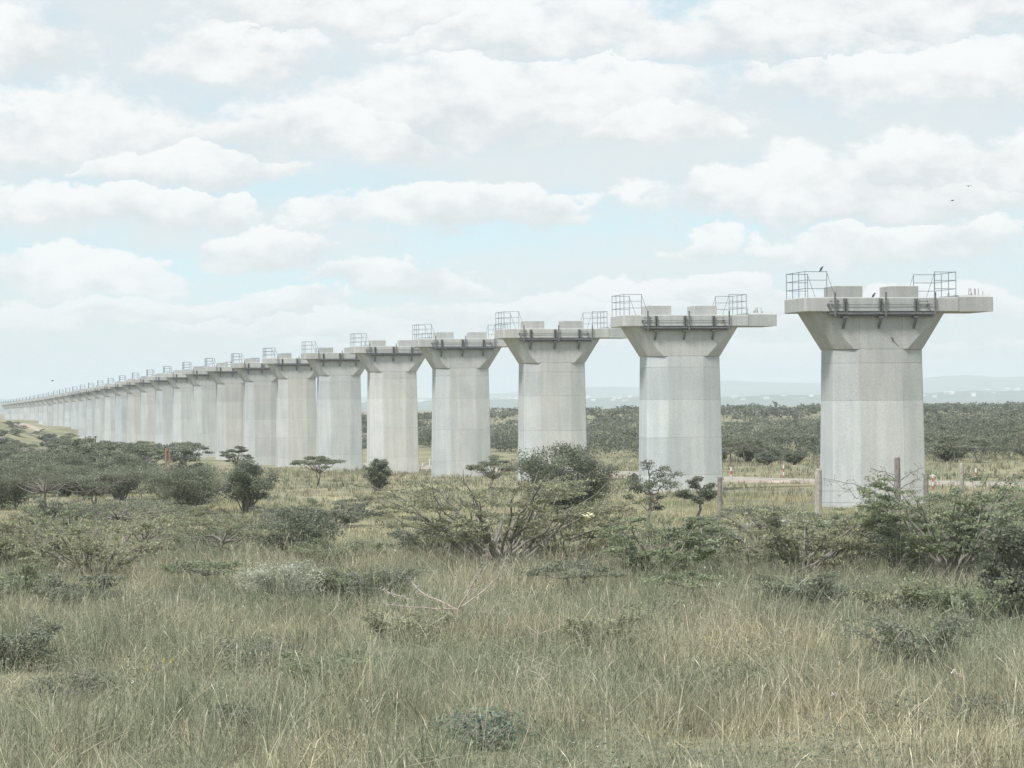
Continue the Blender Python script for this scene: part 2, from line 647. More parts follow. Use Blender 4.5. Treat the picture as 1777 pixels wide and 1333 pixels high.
def build_road():
    pts = [(60, 118), (46, 135), (36, 148), (29, 158), (23, 166), (17.5, 176), (12, 192), (8, 210), (1, 240), (-9, 280), (-22, 335), (-50, 455), (-85, 605)]
    V, q, qm = [], [], []
    P = []
    for (a, b), (c, d) in zip(pts[:-1], pts[1:]):
        n = max(2, int(math.hypot(c - a, d - b) / 2.5))
        for k in range(n):
            P.append((a + (c - a) * k / n, b + (d - b) * k / n))
    P = np.array(P)
    for _ in range(6):
        P[1:-1] = (P[:-2] + 2 * P[1:-1] + P[2:]) / 4
    T = np.gradient(P, axis=0)
    T /= np.linalg.norm(T, axis=1)[:, None]
    Nn = np.stack([T[:, 1], -T[:, 0]], -1)
    offs = [(-3.3, -0.12), (-2.2, 0.10), (-1.7, 0.13), (0, 0.17), (1.7, 0.13), (2.2, 0.10), (3.3, -0.12)]
    for k in range(len(P)):
        for w, h in offs:
            wob = (vnoise(np.array([P[k, 0]]), np.array([P[k, 1] + w * 7]), 3.0, 71)[0] - 0.5) * 0.9
            x, y = P[k] + Nn[k] * (w + (wob if abs(w) > 3.2 else 0))
            V.append((x, y, gz(x, y) + h))
    m = len(offs)
    mats = []
    for k in range(len(P) - 1):
        for j in range(m - 1):
            q.append((k * m + j, k * m + j + 1, (k + 1) * m + j + 1, (k + 1) * m + j))
            mats.append(1 if j in (0, 1, m - 3, m - 2) else 0)
    me = np_mesh("dirt_track", V, q, smooth=True)
    me.materials.append(M['road'])
    me.materials.append(M['soil'])
    me.polygons.foreach_set("material_index", np.array(mats, np.int32))
    o = mesh_obj("dirt_track", me)
    tag(o, "pale earth service track running behind the piers", kind='structure')
    return P


ROAD = build_road()


def build_mound():
    V, q = [], []
    pts = [on_ground(-40, 742, 520, 700), on_ground(20, 738, 520, 700), on_ground(45, 739, 520, 700), on_ground(72, 746, 520, 700)]
    n = len(pts)
    for fr, h in ((-4, -0.3), (-2, 0.7), (0, 1.0), (3, 0.8), (6, -0.3)):
        for k, (x, y, z) in enumerate(pts):
            hh = h * (1.0 if k < n - 1 else 0.1)
            V.append((x, y + fr, gz(x, y + fr) + hh))
    i = np.arange(len(V)).reshape(5, n)
    q = np.stack([i[:-1, :-1], i[:-1, 1:], i[1:, 1:], i[1:, :-1]], -1).reshape(-1, 4)
    o = mesh_obj("earth_bank", np_mesh("earth_bank", V, q, smooth=True), M['soil'])
    tag(o, "low bank of reddish bare soil on the left rise", kind='structure')


build_mound()


# ------------------------------------------------------------------ piers
R0, XC = 1.25, 1.11
NEND = 9


def stadium(xc, r, z, groove=True, g=0.022, head=False):
    """plan of the shaft: broad flat front and back, splayed corners, narrow ends, a formwork joint at each corner"""
    gw = 0.02
    xs, ys = xc + 1.13 + (r - R0), 0.86 + (r - R0)
    if head is not False:      # widening head: the splayed corners turn into square ones
        ys, xc = 0.86 + 0.12 * head, xs - 1.13 + 0.77 * head

    def flat(y, s):
        i = y + (g if y < 0 else -g)
        a = [(-xc + gw, y), (-xc * 0.33, y), (xc * 0.33, y), (xc - gw, y)]
        if head is not False:
            a = [(-xc + gw, y), (-XC + .03 - gw, y), (-XC + .03, i), (-XC + .03 + gw, y), (XC - .03 - gw, y), (XC - .03, i), (XC - .03 + gw, y), (xc - gw, y)]
        return a if s > 0 else [(-q[0], q[1]) for q in a]

    def end(s):
        e = 0.03
        a = [(xc + gw, -r + gw * .6), (xs - e * 1.7, -ys - e), (xs, -ys + e), (xs, ys - e), (xs - e * 1.7, ys + e), (xc + gw, r - gw * .6)]
        if groove:
            a = [(xc, -r + g)] + a + [(xc, r - g)]
        return a if s > 0 else [(-q[0], -q[1]) for q in a]
    out = flat(-r, 1) + end(1) + flat(r, -1) + end(-1)
    return [(x, y, z) for x, y in out]


def set_tone(me, fn):
    a = me.color_attributes.new("Col", 'FLOAT_COLOR', 'POINT')
    n = len(me.vertices)
    co = np.empty(n * 3, np.float32)
    me.vertices.foreach_get("co", co)
    co = co.reshape(-1, 3)
    c = np.ones((n, 4), np.float32)
    for k in range(n):
        c[k, :3] = fn(co[k])
    a.data.foreach_set("color", c.ravel())


def lift_mesh(z0, z1, r0, r1, tones, groove=True):
    """one concrete pour of the shaft; separate faces for the left, middle and right form panels"""
    jb = 0.011
    rings = [stadium(XC, r0 - jb, z0, groove), stadium(XC, r0, z0 + jb, groove), stadium(XC, (r0 + r1) / 2, (z0 + z1) / 2, groove),
             stadium(XC, r1, z1 - jb, groove), stadium(XC, r1 - jb, z1, groove)]
    bm = bmesh.new()
    R = loft(bm, rings)
    bmesh.ops.recalc_face_normals(bm, faces=bm.faces[:])
    bmesh.ops.split_edges(bm, edges=[e for e in bm.edges if e.is_manifold and e.calc_face_angle(0) > math.radians(12)])
    lay = bm.verts.layers.float_color.new("Col")
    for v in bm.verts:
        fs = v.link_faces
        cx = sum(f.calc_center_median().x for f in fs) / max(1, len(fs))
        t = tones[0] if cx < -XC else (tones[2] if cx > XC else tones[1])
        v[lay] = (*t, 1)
    me = bpy.data.meshes.new("concrete_lift")
    bm.to_mesh(me)
    bm.free()
    return me


def plain_tone(bm_me, t):
    set_tone(bm_me, lambda p: t)
    return bm_me


def prism(pts, z0, z1, bevel):
    bm = bmesh.new()
    loft(bm, [[(x, y, z0) for x, y in pts], [(x, y, z1) for x, y in pts]])
    bmesh.ops.recalc_face_normals(bm, faces=bm.faces[:])
    if bevel:
        bmesh.ops.bevel(bm, geom=bm.edges[:], offset=bevel, segments=1, affect='EDGES', profile=0.5)
    me = bpy.data.meshes.new("prism")
    bm.to_mesh(me)
    bm.free()
    return me


def railing_mesh(side, rb=0.015):
    """three-sided guard cage round the slab end: end rail with returns to front and back and raking braces"""
    bm = bmesh.new()
    xe, xi, yf, yb, h = side * 3.80, side * 2.72, -1.34, 1.34, 1.22
    ends = [(xe, yf + (yb - yf) * k / 3.0) for k in range(4)]
    for x, y in ends + [(xi, yf), (xi, yb)]:
        add_bar(bm, (x, y, -0.01), (x, y, h + 0.03), rb * 1.15, 5)
    for z in (0.42, 0.82, h):
        add_bar(bm, (xe, yf, z), (xe, yb, z), rb, 5)
        add_bar(bm, (xe, yf, z), (xi, yf, z), rb, 5)
        add_bar(bm, (xe, yb, z), (xi, yb, z), rb, 5)
    for y in (yf, yb):
        add_bar(bm, (xi, y, h - 0.03), (xi - side * 0.42, y, 0.0), rb * 0.8, 5)
    return bm_mesh("guard_railing", bm)


RAIL_L, RAIL_R = railing_mesh(-1), railing_mesh(1)
RAIL_LF, RAIL_RF = railing_mesh(-1, 0.022), railing_mesh(1, 0.022)

HALF, CAPD, SLAB = 3.9, 1.5, 0.68


def slab_mesh(t):
    ch = 0.10
    pts = [(-HALF, -CAPD + ch), (-HALF + ch, -CAPD), (HALF, -CAPD), (HALF, CAPD), (-HALF + ch, CAPD), (-HALF, CAPD - ch)]
    return plain_tone(prism(pts, 0, SLAB, 0.035), t)


def ext_mesh(t):
    bm = bmesh.new()
    x0, x1, y0, y1 = HALF + 0.004, 5.66, -CAPD + 0.004, CAPD - 0.1
    lo = [(x0, y0), (x1 - 0.04, y0), (x1, y0 + 0.06), (x1, y1), (x0, y1)]
    hi = [(x0, y0 + 0.12), (x1 - 0.10, y0 + 0.12), (x1 - 0.10, y0 + 0.16), (x1 - 0.10, y1 - 0.1), (x0, y1 - 0.1)]
    loft(bm, [[(x, y, 0.01) for x, y in lo], [(x, y, 0.70) for x, y in lo], [(x, y, 0.80) for x, y in hi]])
    return plain_tone(bm_mesh("cap_extension", bm), t)


def head_mesh(tones, H=1.77):
    rings = [stadium(XC + 0.026, R0 - 0.010, 0, False, 0.022, 0.30), stadium(XC + 0.030, R0 + 0.002, 0.02, False, 0.022, 0.30)]
    for k in range(1, 6):
        f = k / 5
        rings.append(stadium(XC + 0.03 + 1.11 * f, R0 + 0.002, 0.02 + (H - 0.02) * f, False, 0.022, 0.30 + 0.70 * f))
    bm = bmesh.new()
    loft(bm, rings)
    bmesh.ops.recalc_face_normals(bm, faces=bm.faces[:])
    bmesh.ops.split_edges(bm, edges=[e for e in bm.edges if e.is_manifold and e.calc_face_angle(0) > math.radians(12)])
    lay = bm.verts.layers.float_color.new("Col")
    for v in bm.verts:
        v[lay] = (*tones[1], 1)
    for f in bm.faces:
        f.smooth = True
    me = bpy.data.meshes.new("pier_head")
    bm.to_mesh(me)
    bm.free()
    return me


def pedestal_mesh(t):
    bm = bmesh.new()
    add_box(bm, -0.70, 0.70, -0.75, 0.75, 0, 0.57)
    return plain_tone(bm_mesh("bearing_pedestal", bm, 0.012), t)


def one(fn, name, bevel=0.0):
    bm = bmesh.new()
    fn(bm)
    return bm_mesh(name, bm, bevel)


FY = -CAPD - 0.075        # plane of the steelwork clamped to the slab front
BEAM = one(lambda b: (add_box(b, -2.66, 2.72, FY - 0.04, FY + 0.04, -0.10, -0.03), add_box(b, -2.45, 2.55, FY + 0.12, FY + 0.18, -0.22, -0.125),
                      add_box(b, -2.66, 2.72, FY - 0.04, FY + 0.26, -0.125, -0.10)), "walkway_beam")
TALL = one(lambda b: (add_box(b, -0.038, 0.038, FY - 0.11, FY - 0.052, -0.22, 0.92), add_box(b, -0.06, 0.06, FY - 0.052, FY - 0.04, -0.2, 0.0)), "tall_upright")
SHORT = one(lambda b: (add_box(b, -0.085, -0.04, FY - 0.035, FY + 0.05, -0.02, 0.63), add_box(b, 0.04, 0.085, FY - 0.035, FY + 0.05, -0.02, 0.63),
                       add_box(b, -0.08, 0.08, FY + 0.051, FY + 0.066, 0.0, 0.60)), "short_upright")


def _bracket(b):
    add_box(b, -0.11, 0.11, FY - 0.03, -R0 + 0.02, -0.28, -0.222)
    for s in (-0.05, 0.05):
        add_bar(b, (s, FY + 0.0, -0.27), (s * 0.6, -R0 - 0.02, -0.72), 0.028, 4)
    add_box(b, -0.06, 0.06, -R0 - 0.04, -R0 + 0.02, -0.80, -0.66)


BRACKET = one(_bracket, "wall_bracket")


def _cable(b):
    add_bar(b, (-2.75, FY + 0.02, 0.33), (2.62, FY + 0.02, 0.36), 0.014, 5)
    for x in (-2.72, 2.30):
        add_bar(b, (x, FY - 0.05, 0.33), (x, FY + 0.08, 0.33), 0.07, 6)


CABLE = one(_cable, "tie_cable")


def _rod(b):
    add_bar(b, (-0.25, FY - 0.01, 0), (0.25, FY - 0.01, 0), 0.014, 5)
    for s in (-1, 1):
        add_bar(b, (s * 0.17, FY - 0.01, 0), (s * 0.25, FY - 0.01, 0), 0.045, 6, 0.012)


ROD = one(_rod, "tie_rod")


def _rebar(b, rng):
    for k in range(10):
        x = rng.uniform(4.1, 5.5)
        y = rng.uniform(-1.2, 1.1)
        h = rng.choice([0.10, 0.12, 0.16, 0.2, 0.36])
        add_bar(b, (x, y, 0.79), (x + rng.uniform(-.02, .02), y, 0.80 + h), 0.016, 4)
    x = rng.uniform(4.6, 4.9)
    for s in (-0.07, 0.07):
        add_bar(b, (x + s, -0.8, 0.79), (x + s * 0.6, -0.8, 1.16), 0.016, 4)
    add_bar(b, (x - 0.06, -0.8, 1.02), (x + 0.06, -0.8, 1.02), 0.012, 4)


ORD = ["first", "second", "third", "fourth", "fifth", "sixth", "seventh", "eighth", "ninth", "tenth", "eleventh", "twelfth",
       "thirteenth", "fourteenth", "fifteenth", "sixteenth", "seventeenth", "eighteenth", "nineteenth", "twentieth",
       "twenty-first", "twenty-second", "twenty-third", "twenty-fourth"]


def build_piers():
    grp = "concrete piers of the unfinished railway viaduct"
    ped_cache = [pedestal_mesh((t, t * 0.985, t * 0.95)) for t in (0.70, 0.78, 0.86)]
    for i in range(NPIER):
        rng = random.Random(100 + i)
        cx, cy = pier_pos(i)
        g = min(gz(cx + dx, cy + dy) for dx in (-3, 0, 3) for dy in (-1.5, 1.5))
        H = EYE + head_height(i)
        root = empty("viaduct_pier", (cx, cy, g), ROW_A)
        if i == 0:
            lab = "nearest and largest concrete pier, with two birds, standing behind the wooden fence posts"
        elif i < 24:
            lab = "%s concrete pier counted from the right end of the viaduct" % ORD[i]
        else:
            lab = "far pale concrete pier merging with its neighbours at the left end of the viaduct"
        tag(root, lab, "pier", grp)
        zc = H - g                       # local height of the slab underside
        zn = zc - 1.77                   # neck
        # the shaft: one child mesh per concrete pour
        col = empty("column", (0, 0, 0))
        col.parent = root
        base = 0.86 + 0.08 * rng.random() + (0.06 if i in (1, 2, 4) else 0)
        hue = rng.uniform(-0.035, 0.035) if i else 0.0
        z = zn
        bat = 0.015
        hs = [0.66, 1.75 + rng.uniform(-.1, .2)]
        rest = zn + 1.2 - sum(hs)
        if i == 0:
            hs.append(rest)
        else:
            nl = max(1, round(rest / 2.6))
            hs += [rest / nl] * nl
        for k, h in enumerate(hs):
            z1, z0 = z, z - h
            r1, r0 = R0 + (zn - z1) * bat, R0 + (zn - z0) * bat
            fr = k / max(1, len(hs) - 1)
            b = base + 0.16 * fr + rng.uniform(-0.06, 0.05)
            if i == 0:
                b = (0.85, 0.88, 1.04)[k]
            lft = (b * 1.0, b * 1.025, b * 1.04)  # panel tone plus bluish skylight on the left side, put into the colour
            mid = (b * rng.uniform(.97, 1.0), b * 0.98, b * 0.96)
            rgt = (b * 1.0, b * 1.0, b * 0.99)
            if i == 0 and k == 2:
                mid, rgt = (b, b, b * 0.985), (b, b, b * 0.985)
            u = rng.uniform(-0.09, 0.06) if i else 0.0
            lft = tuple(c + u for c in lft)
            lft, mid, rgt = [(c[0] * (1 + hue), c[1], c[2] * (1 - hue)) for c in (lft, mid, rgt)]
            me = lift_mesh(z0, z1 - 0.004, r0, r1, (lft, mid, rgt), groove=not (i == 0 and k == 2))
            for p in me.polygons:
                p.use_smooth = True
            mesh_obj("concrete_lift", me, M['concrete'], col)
            z = z0
        hb = base * rng.uniform(0.94, 1.0)
        mesh_obj("pier_head", head_mesh([(hb, hb * .995, hb * .975)] * 3), M['concrete'], root, (0, 0, zn))
        sb = 0.84 if i == 0 else rng.uniform(0.84, 0.98)
        warm = 0.97 if i in (2, 5, 8) else 1.0
        if i < 14:
            cap = mesh_obj("cap_slab", slab_mesh((sb, sb * .995, sb * .98 * warm)), M['concrete'], root, (0, 0, zc + 0.002))
            e = sb * 0.90
            ext = mesh_obj("cap_extension", ext_mesh((e, e, e * 0.99)), M['concrete'], root, (0, 0, zc + 0.002))
            if i < 5:
                mesh_obj("rebar_stubs", one(lambda b: _rebar(b, rng), "rebar_stubs"), M['rebar'], ext)["kind"] = "stuff"
        else:
            mesh_obj("cap_slab", slab_mesh((sb, sb, sb * .98)), M['concrete'], root, (0, 0, zc + 0.002))
            mesh_obj("cap_extension", ext_mesh((sb * .9, sb * .9, sb * .89)), M['concrete'], root, (0, 0, zc + 0.002))
        zt = zc + 0.002 + SLAB
        for x in (-1.41, 1.43):
            mesh_obj("bearing_pedestal", ped_cache[0 if i == 0 else rng.randint(1, 2)], M['concrete'], root, (x, 0, zt + 0.002))
        far = i > 5
        mesh_obj("guard_railing", RAIL_LF if far else RAIL_L, M['rail'], root, (0, 0, zt))
        mesh_obj("guard_railing", RAIL_RF if far else RAIL_R, M['rail'], root, (0, 0, zt))
        if i < 20:
            mesh_obj("walkway_beam", BEAM, M['steel'], root, (0, 0, zc))
            for x in (-2.42, 0.13, 2.62):
                mesh_obj("tall_upright", TALL, M['steel'], root, (x, 0, zc))
            for x in (-1.88, -0.10, 1.68):
                mesh_obj("short_upright", SHORT, M['steel'], root, (x, 0, zc))
                mesh_obj("wall_bracket", BRACKET, M['steel'], root, (x, 0, zc))
        if i < 5:
            mesh_obj("tie_cable", CABLE, M['steel'], root, (0, 0, zc))
            for x in (-2.42, 2.05):
                for zz in (0.18, 0.50):
                    mesh_obj("tie_rod", ROD, M['steel'], root, (x, 0, zc + zz))
        if i == 0:
            mesh_obj("form_hook", one(lambda b: (add_bar(b, (0, -R0 - 0.01, 0), (-0.12, -R0 - 0.10, 0.14), 0.03, 5), add_bar(b, (0, -R0 - 0.012, 0), (0.28, -R0 - 0.012, -0.30), 0.012, 4)), "form_hook"),
                     M['steel'], root, (0.62, 0, zn + 0.42))


build_piers()


# ------------------------------------------------------------------ plants
class Plant:
    """collects bark tubes and leaf faces of one plant"""

    def __init__(self, seed):
        self.r = np.random.RandomState(seed)
        self.tv, self.tq, self.n = [], [], 0
        self.lc, self.lt = [], []

    def tube(self, P, r0, r1, k=5):
        P = np.asarray(P, float)
        T = np.gradient(P, axis=0)
        T /= np.linalg.norm(T, axis=1)[:, None] + 1e-9
        ref = np.where(np.abs(T[:, 2:3]) > 0.9, [[1., 0, 0]], [[0., 0, 1]])
        A = np.cross(T, ref)
        A /= np.linalg.norm(A, axis=1)[:, None] + 1e-9
        B = np.cross(T, A)
        rad = np.linspace(r0, r1, len(P))[:, None, None]
        th = np.arange(k) * 2 * math.pi / k
        ring = P[:, None] + rad * (A[:, None] * np.cos(th)[None, :, None] + B[:, None] * np.sin(th)[None, :, None])
        self.tv.append(ring.reshape(-1, 3))
        i = self.n + np.arange(len(P) * k).reshape(len(P), k)
        j = np.roll(i, -1, axis=1)
        self.tq.append(np.stack([i[:-1], j[:-1], j[1:], i[1:]], -1).reshape(-1, 4))
        self.n += len(P) * k

    def path(self, p, q, sag, n=6, wob=0.05):
        p, q = np.asarray(p, float), np.asarray(q, float)
        t = np.linspace(0, 1, n)[:, None]
        d = np.linalg.norm(q - p)
        mid = (p + q) / 2 + np.array([0, 0, sag * d])
        P = (1 - t) ** 2 * p + 2 * t * (1 - t) * mid + t ** 2 * q
        w = self.r.normal(0, wob * d, (n, 3))
        w[0] = w[-1] = 0
        return P + w

    def leaves(self, centres, tone):
        self.lc.append(centres)
        self.lt.append(np.full(len(centres), tone) if np.isscalar(tone) else tone)

    def cloud(self, c, n, rad, flat, tone):
        v = self.r.normal(0, 1, (n, 3))
        v *= (self.r.rand(n) ** 0.45 / (np.linalg.norm(v, axis=1) + 1e-9))[:, None] * rad * self.r.uniform(.75, 1.25, (n, 1))
        v[:, 2] *= flat
        self.leaves(np.asarray(c) + v, tone)


def leaf_faces(rs, C, size, tone, color, up=1.2):
    n = len(C)
    nrm = rs.normal(0, 1, (n, 3))
    nrm[:, 2] += up * np.sign(rs.rand(n) - 0.1)
    nrm /= np.linalg.norm(nrm, axis=1)[:, None]
    t = np.cross(nrm, rs.normal(0, 1, (n, 3)))
    t /= np.linalg.norm(t, axis=1)[:, None] + 1e-9
    b = np.cross(nrm, t)
    s = size * rs.uniform(0.6, 1.35, (n, 1))
    V = np.stack([C - t * s, C - b * s * 0.5, C + t * s, C + b * s * 0.5], 1).reshape(-1, 3)
    q = np.arange(n * 4).reshape(n, 4)
    col = np.asarray(color)[None] * (tone * rs.uniform(0.72, 1.30, n))[:, None]
    y = rs.rand(n) < 0.03
    col[y] *= np.array([1.45, 1.35, 1.0])
    return V, q, np.repeat(col, 4, axis=0)


LEAF_DARK = (0.228, 0.248, 0.188)
LEAF_GREEN = (0.270, 0.305, 0.200)
LEAF_OLIVE = (0.318, 0.325, 0.218)
LEAF_SILVER = (0.50, 0.51, 0.42)


def make_plant(style, h, R, seed, dens=1.0, leaf=0.045, color=LEAF_DARK):
    """returns (stem mesh or None, crown mesh) with the foot of the plant at the origin"""
    p = Plant(seed)
    r = p.r
    if style == 'umbrella':
        n = int(16 * max(1, R / 1.6))
        ns = r.randint(1, 4)
        forks = []
        for s in range(ns):
            a = r.rand() * 6.28
            f = np.array([math.cos(a) * R * 0.22, math.sin(a) * R * 0.22, h * r.uniform(0.42, 0.58)])
            p.tube(p.path((r.normal(0, .06), r.normal(0, .06), -0.1), f, 0.06, 6, 0.03), 0.045 * h ** 0.6, 0.03 * h ** 0.6, 6)
            forks.append(f)
        for k in range(n):
            a = k * 2.4 + r.rand()
            rr = R * math.sqrt((k + 0.5) / n) * r.uniform(0.85, 1.1)
            z = h * (1.0 - 0.22 * (rr / R) ** 2 - r.uniform(0, 0.16))
            c = np.array([math.cos(a) * rr, math.sin(a) * rr, z])
            f = forks[int(np.argmin([np.hypot(*(c - g)[:2]) for g in forks]))]
            p.tube(p.path(f, c, r.uniform(-.05, .12), 6, 0.04), 0.022 * h ** 0.6, 0.006, 4)
            p.cloud(c, int(170 * dens), R * r.uniform(.20, .34), 0.26, r.uniform(.75, 1.2))
            for _ in range(3):
                e = c + r.normal(0, 1, 3) * np.array([1, 1, .25]) * R * .22
                p.tube(p.path(c - (0, 0, .05), e, 0, 4, .05), 0.008, 0.003, 3)
    elif style == 'dense':
        n = int(52 * max(1, (R / 1.8)))
        for k in range(n):
            v = r.normal(0, 1, 3)
            v /= np.linalg.norm(v)
            v *= r.uniform(0.45, 1.0)
            c = np.array([v[0] * R * .86, v[1] * R * .86, h * (0.54 + 0.42 * v[2])])
            if c[2] < h * 0.35:
                c[:2] *= 0.8
            p.cloud(c, int(190 * dens), R * r.uniform(.18, .34), 0.6, r.uniform(.68, 1.22))
            if k % 2 == 0:
                p.tube(p.path((r.normal(0, .12), r.normal(0, .12), -0.1), c, .12, 6, .04), 0.04 * h ** .5, 0.006, 4)
            e = c + r.normal(0, 1, 3) * np.array([1, 1, .5]) * R * .25
            p.tube(p.path(c, e, 0, 4, .05), 0.010, 0.003, 3)
    elif style == 'open':
        n = int(15 * max(1, R / 1.0))
        top = np.array([r.normal(0, .12), r.normal(0, .12), h * .8])
        tr = p.path((0, 0, -0.1), top, .02, 8, .035)
        p.tube(tr, 0.055 * h ** .5, 0.02, 6)
        for k in range(n):
            f = r.uniform(.35, 1.0)
            a = k * 2.4 + r.rand()
            rr = R * r.uniform(.35, 1.0) * (1.1 - .5 * abs(f - .7))
            b = tr[min(7, int(f * 7))]
            c = np.array([b[0] + math.cos(a) * rr, b[1] + math.sin(a) * rr, min(h, b[2] + h * r.uniform(.05, .25))])
            p.tube(p.path(b, c, r.uniform(-.05, .15), 6, .05), 0.022 * h ** .5, .005, 4)
            p.cloud(c, int(150 * dens), R * r.uniform(.22, .36), 0.42, r.uniform(.7, 1.15))
            p.cloud((b + 2 * c) / 3, int(50 * dens), R * .25, 0.4, r.uniform(.7, 1.1))
    elif style == 'spread':
        n = int(22 * max(1, R / 2.4))
        for k in range(n):
            a = k * 2.4 + r.rand() * .8
            rr = R * r.uniform(.5, 1.05)
            z = h * (r.uniform(.55, 1.0) - .25 * (rr / R) ** 3 * r.rand())
            c = np.array([math.cos(a) * rr, math.sin(a) * rr, z])
            P = p.path((r.normal(0, .1), r.normal(0, .1), -.1), c, r.uniform(.02, .16), 9, .02)
            p.tube(P, 0.034 * h ** .5, .006, 5)
            for j in range(7):
                t = r.uniform(.38, 1.0)
                b = P[min(8, int(t * 8))]
                aa = a + r.normal(0, .9)
                ln = R * r.uniform(.14, .34)
                e = b + np.array([math.cos(aa) * ln, math.sin(aa) * ln, ln * r.uniform(-.12, .30)])
                Q = p.path(b, e, r.uniform(-.05, .1), 5, .04)
                p.tube(Q, .011, .003, 3)
                m = int(85 * dens)
                tt = r.rand(m)
                q = Q[0] + (Q[-1] - Q[0]) * tt[:, None] + r.normal(0, .5, (m, 3)) * np.array([.16, .16, .055])
                p.leaves(q, r.uniform(.75, 1.25))
    elif style == 'bare':
        n = int(18 * max(1, R / 2.2))
        for k in range(n):
            a = k * 2.4 + r.rand() * .8
            rr = R * r.uniform(.5, 1.05)
            c = np.array([math.cos(a) * rr, math.sin(a) * rr, h * r.uniform(.5, 1.0)])
            P = p.path((r.normal(0, .15), r.normal(0, .15), -.1), c, r.uniform(.0, .12), 9, .02)
            p.tube(P, 0.030 * h ** .5, .005, 5)
            for j in range(9):
                b = P[min(8, int(r.uniform(.3, 1) * 8))]
                aa = a + r.normal(0, 1.0)
                ln = R * r.uniform(.12, .32)
                e = b + np.array([math.cos(aa) * ln, math.sin(aa) * ln, ln * r.uniform(-.1, .4)])
                p.tube(p.path(b, e, 0, 5, .05), .010, .003, 3)
                m = int(34 * dens)
                q = b + (e - b) * r.rand(m)[:, None] + r.normal(0, .5, (m, 3)) * np.array([.14, .14, .06])
                p.leaves(q, r.uniform(.8, 1.25))
    C = np.concatenate(p.lc)
    tone = np.concatenate(p.lt)
    ok = C[:, 2] > 0.02
    C, tone = C[ok], tone[ok]
    V, q, col = leaf_faces(r, C, leaf, tone, color)
    crown = np_mesh("crown", V, q, col=col)
    crown.materials.append(M['leaf'])
    stem = np_mesh("trunk", np.concatenate(p.tv), np.concatenate(p.tq), smooth=True)
    stem.materials.append(M['bark'])
    return stem, crown


def put_plant(name, meshes, loc, label, cat, group=None, rz=0.0, s=(1, 1, 1)):
    root = empty(name, loc, rz)
    root.scale = s
    tag(root, label, cat, group)
    mesh_obj("trunk", meshes[0], None, root)
    mesh_obj("crown", meshes[1], None, root)
    return root


def plant_at(name, style, px, base, l, rgt, top, label, cat, seed, color=LEAF_DARK, dens=1.0, leaf=0.045, group=None, hoff=0.0):
    x, y, z = on_ground(px, base)
    s = F_PX / y
    R = (rgt - l) / 2 / s * 1.08
    h = (base - top) / s
    x += ((l + rgt) / 2 - px) / s * 0.5
    put_plant(name, make_plant(style, h, R, seed, dens, leaf, color), (x, y, gz(x, y) - 0.02), label, cat, group)


D_, G_, O_ = LEAF_DARK, LEAF_GREEN, LEAF_OLIVE
plant_at("thorn_bush", 'dense', 978, 905, 888, 1072, 768, "large dense dark thorn bush in front of the third pier", "bush", 1, D_, 2.4, 0.05)
plant_at("thorn_tree", 'umbrella', 852, 886, 812, 896, 788, "small flat-topped thorn tree left of the large dense bush", "tree", 2, D_, 1.3)
plant_at("thorn_tree", 'open', 1122, 908, 1082, 1172, 795, "crooked open-branched thorn tree in front of the second pier", "tree", 3, D_, 1.3)
plant_at("thorn_tree", 'open', 1217, 905, 1178, 1248, 808, "small upright dark thorn tree at the right foot of the second pier", "tree", 4, D_, 1.7)
plant_at("thorn_bush", 'spread', 874, 990, 640, 1066, 800, "wide thorn bush with long arching bare branches in the centre", "bush", 5, O_, 0.95)
plant_at("thorn_bush", 'spread', 1140, 1012, 1030, 1262, 880, "low feathery spreading thorn bush right of the arching bush", "bush", 6, G_, 1.2)
plant_at("thorn_bush", 'spread', 1400, 1005, 1262, 1520, 858, "low thorn bush spreading before the fallen log", "bush", 7, O_, 1.0)
plant_at("thorn_bush", 'spread', 1660, 1010, 1490, 1810, 822, "big feathery thorn bush below the tall post at the right", "bush", 8, G_, 1.5)
plant_at("thorn_bush", 'dense', 1770, 1085, 1680, 1870, 880, "dark thorn bush cut by the right edge of the picture", "bush", 9, D_, 1.1)
plant_at("thorn_tree", 'umbrella', 552, 846, 512, 592, 790, "lone umbrella-shaped thorn tree in front of the sixth pier", "tree", 10, D_, 1.6, 0.06)
plant_at("thorn_bush", 'dense', 656, 852, 632, 684, 794, "small dark rounded bush at the foot of the fifth pier", "bush", 11, D_, 1.0, 0.055)
plant_at("thorn_bush", 'dense', 326, 892, 238, 404, 797, "dense dark thorn bush beside the red posts", "bush", 12, D_, 1.6)
plant_at("thorn_tree", 'dense', 434, 890, 384, 484, 788, "bushy thorn tree right of the dense bush with the red posts", "tree", 13, D_, 1.5)
plant_at("thorn_tree", 'umbrella', 409, 850, 386, 438, 774, "thin flat-topped thorn tree rising above the other bushes", "tree", 14, D_, 1.2, 0.06)
plant_at("thorn_tree", 'umbrella', 80, 908, -10, 152, 800, "broad umbrella thorn tree near the left edge", "tree", 15, D_, 1.5)
plant_at("thorn_tree", 'umbrella', 155, 902, 86, 274, 805, "wide flat thorn tree with thin trunks left of the meadow", "tree", 16, D_, 1.5)
plant_at("thorn_bush", 'dense', 22, 885, -60, 78, 792, "dark thorn bush at the left edge under the slope fence", "bush", 17, D_, 1.1, 0.055)
plant_at("thorn_bush", 'dense', 205, 868, 150, 268, 778, "dense thorn bush at the foot of the left rise", "bush", 18, D_, 1.1, 0.055)
plant_at("thorn_bush", 'dense', 110, 862, 60, 172, 782, "rounded thorn bush between the left umbrella trees", "bush", 19, D_, 1.1, 0.055)
plant_at("thorn_bush", 'dense', 512, 970, 430, 604, 882, "dark compact bush behind the pale silvery shrub", "bush", 20, D_, 1.1)
plant_at("thorn_tree", 'umbrella', 388, 992, 288, 474, 893, "loose flat-topped thorn tree in the left meadow", "tree", 21, O_, 0.7)
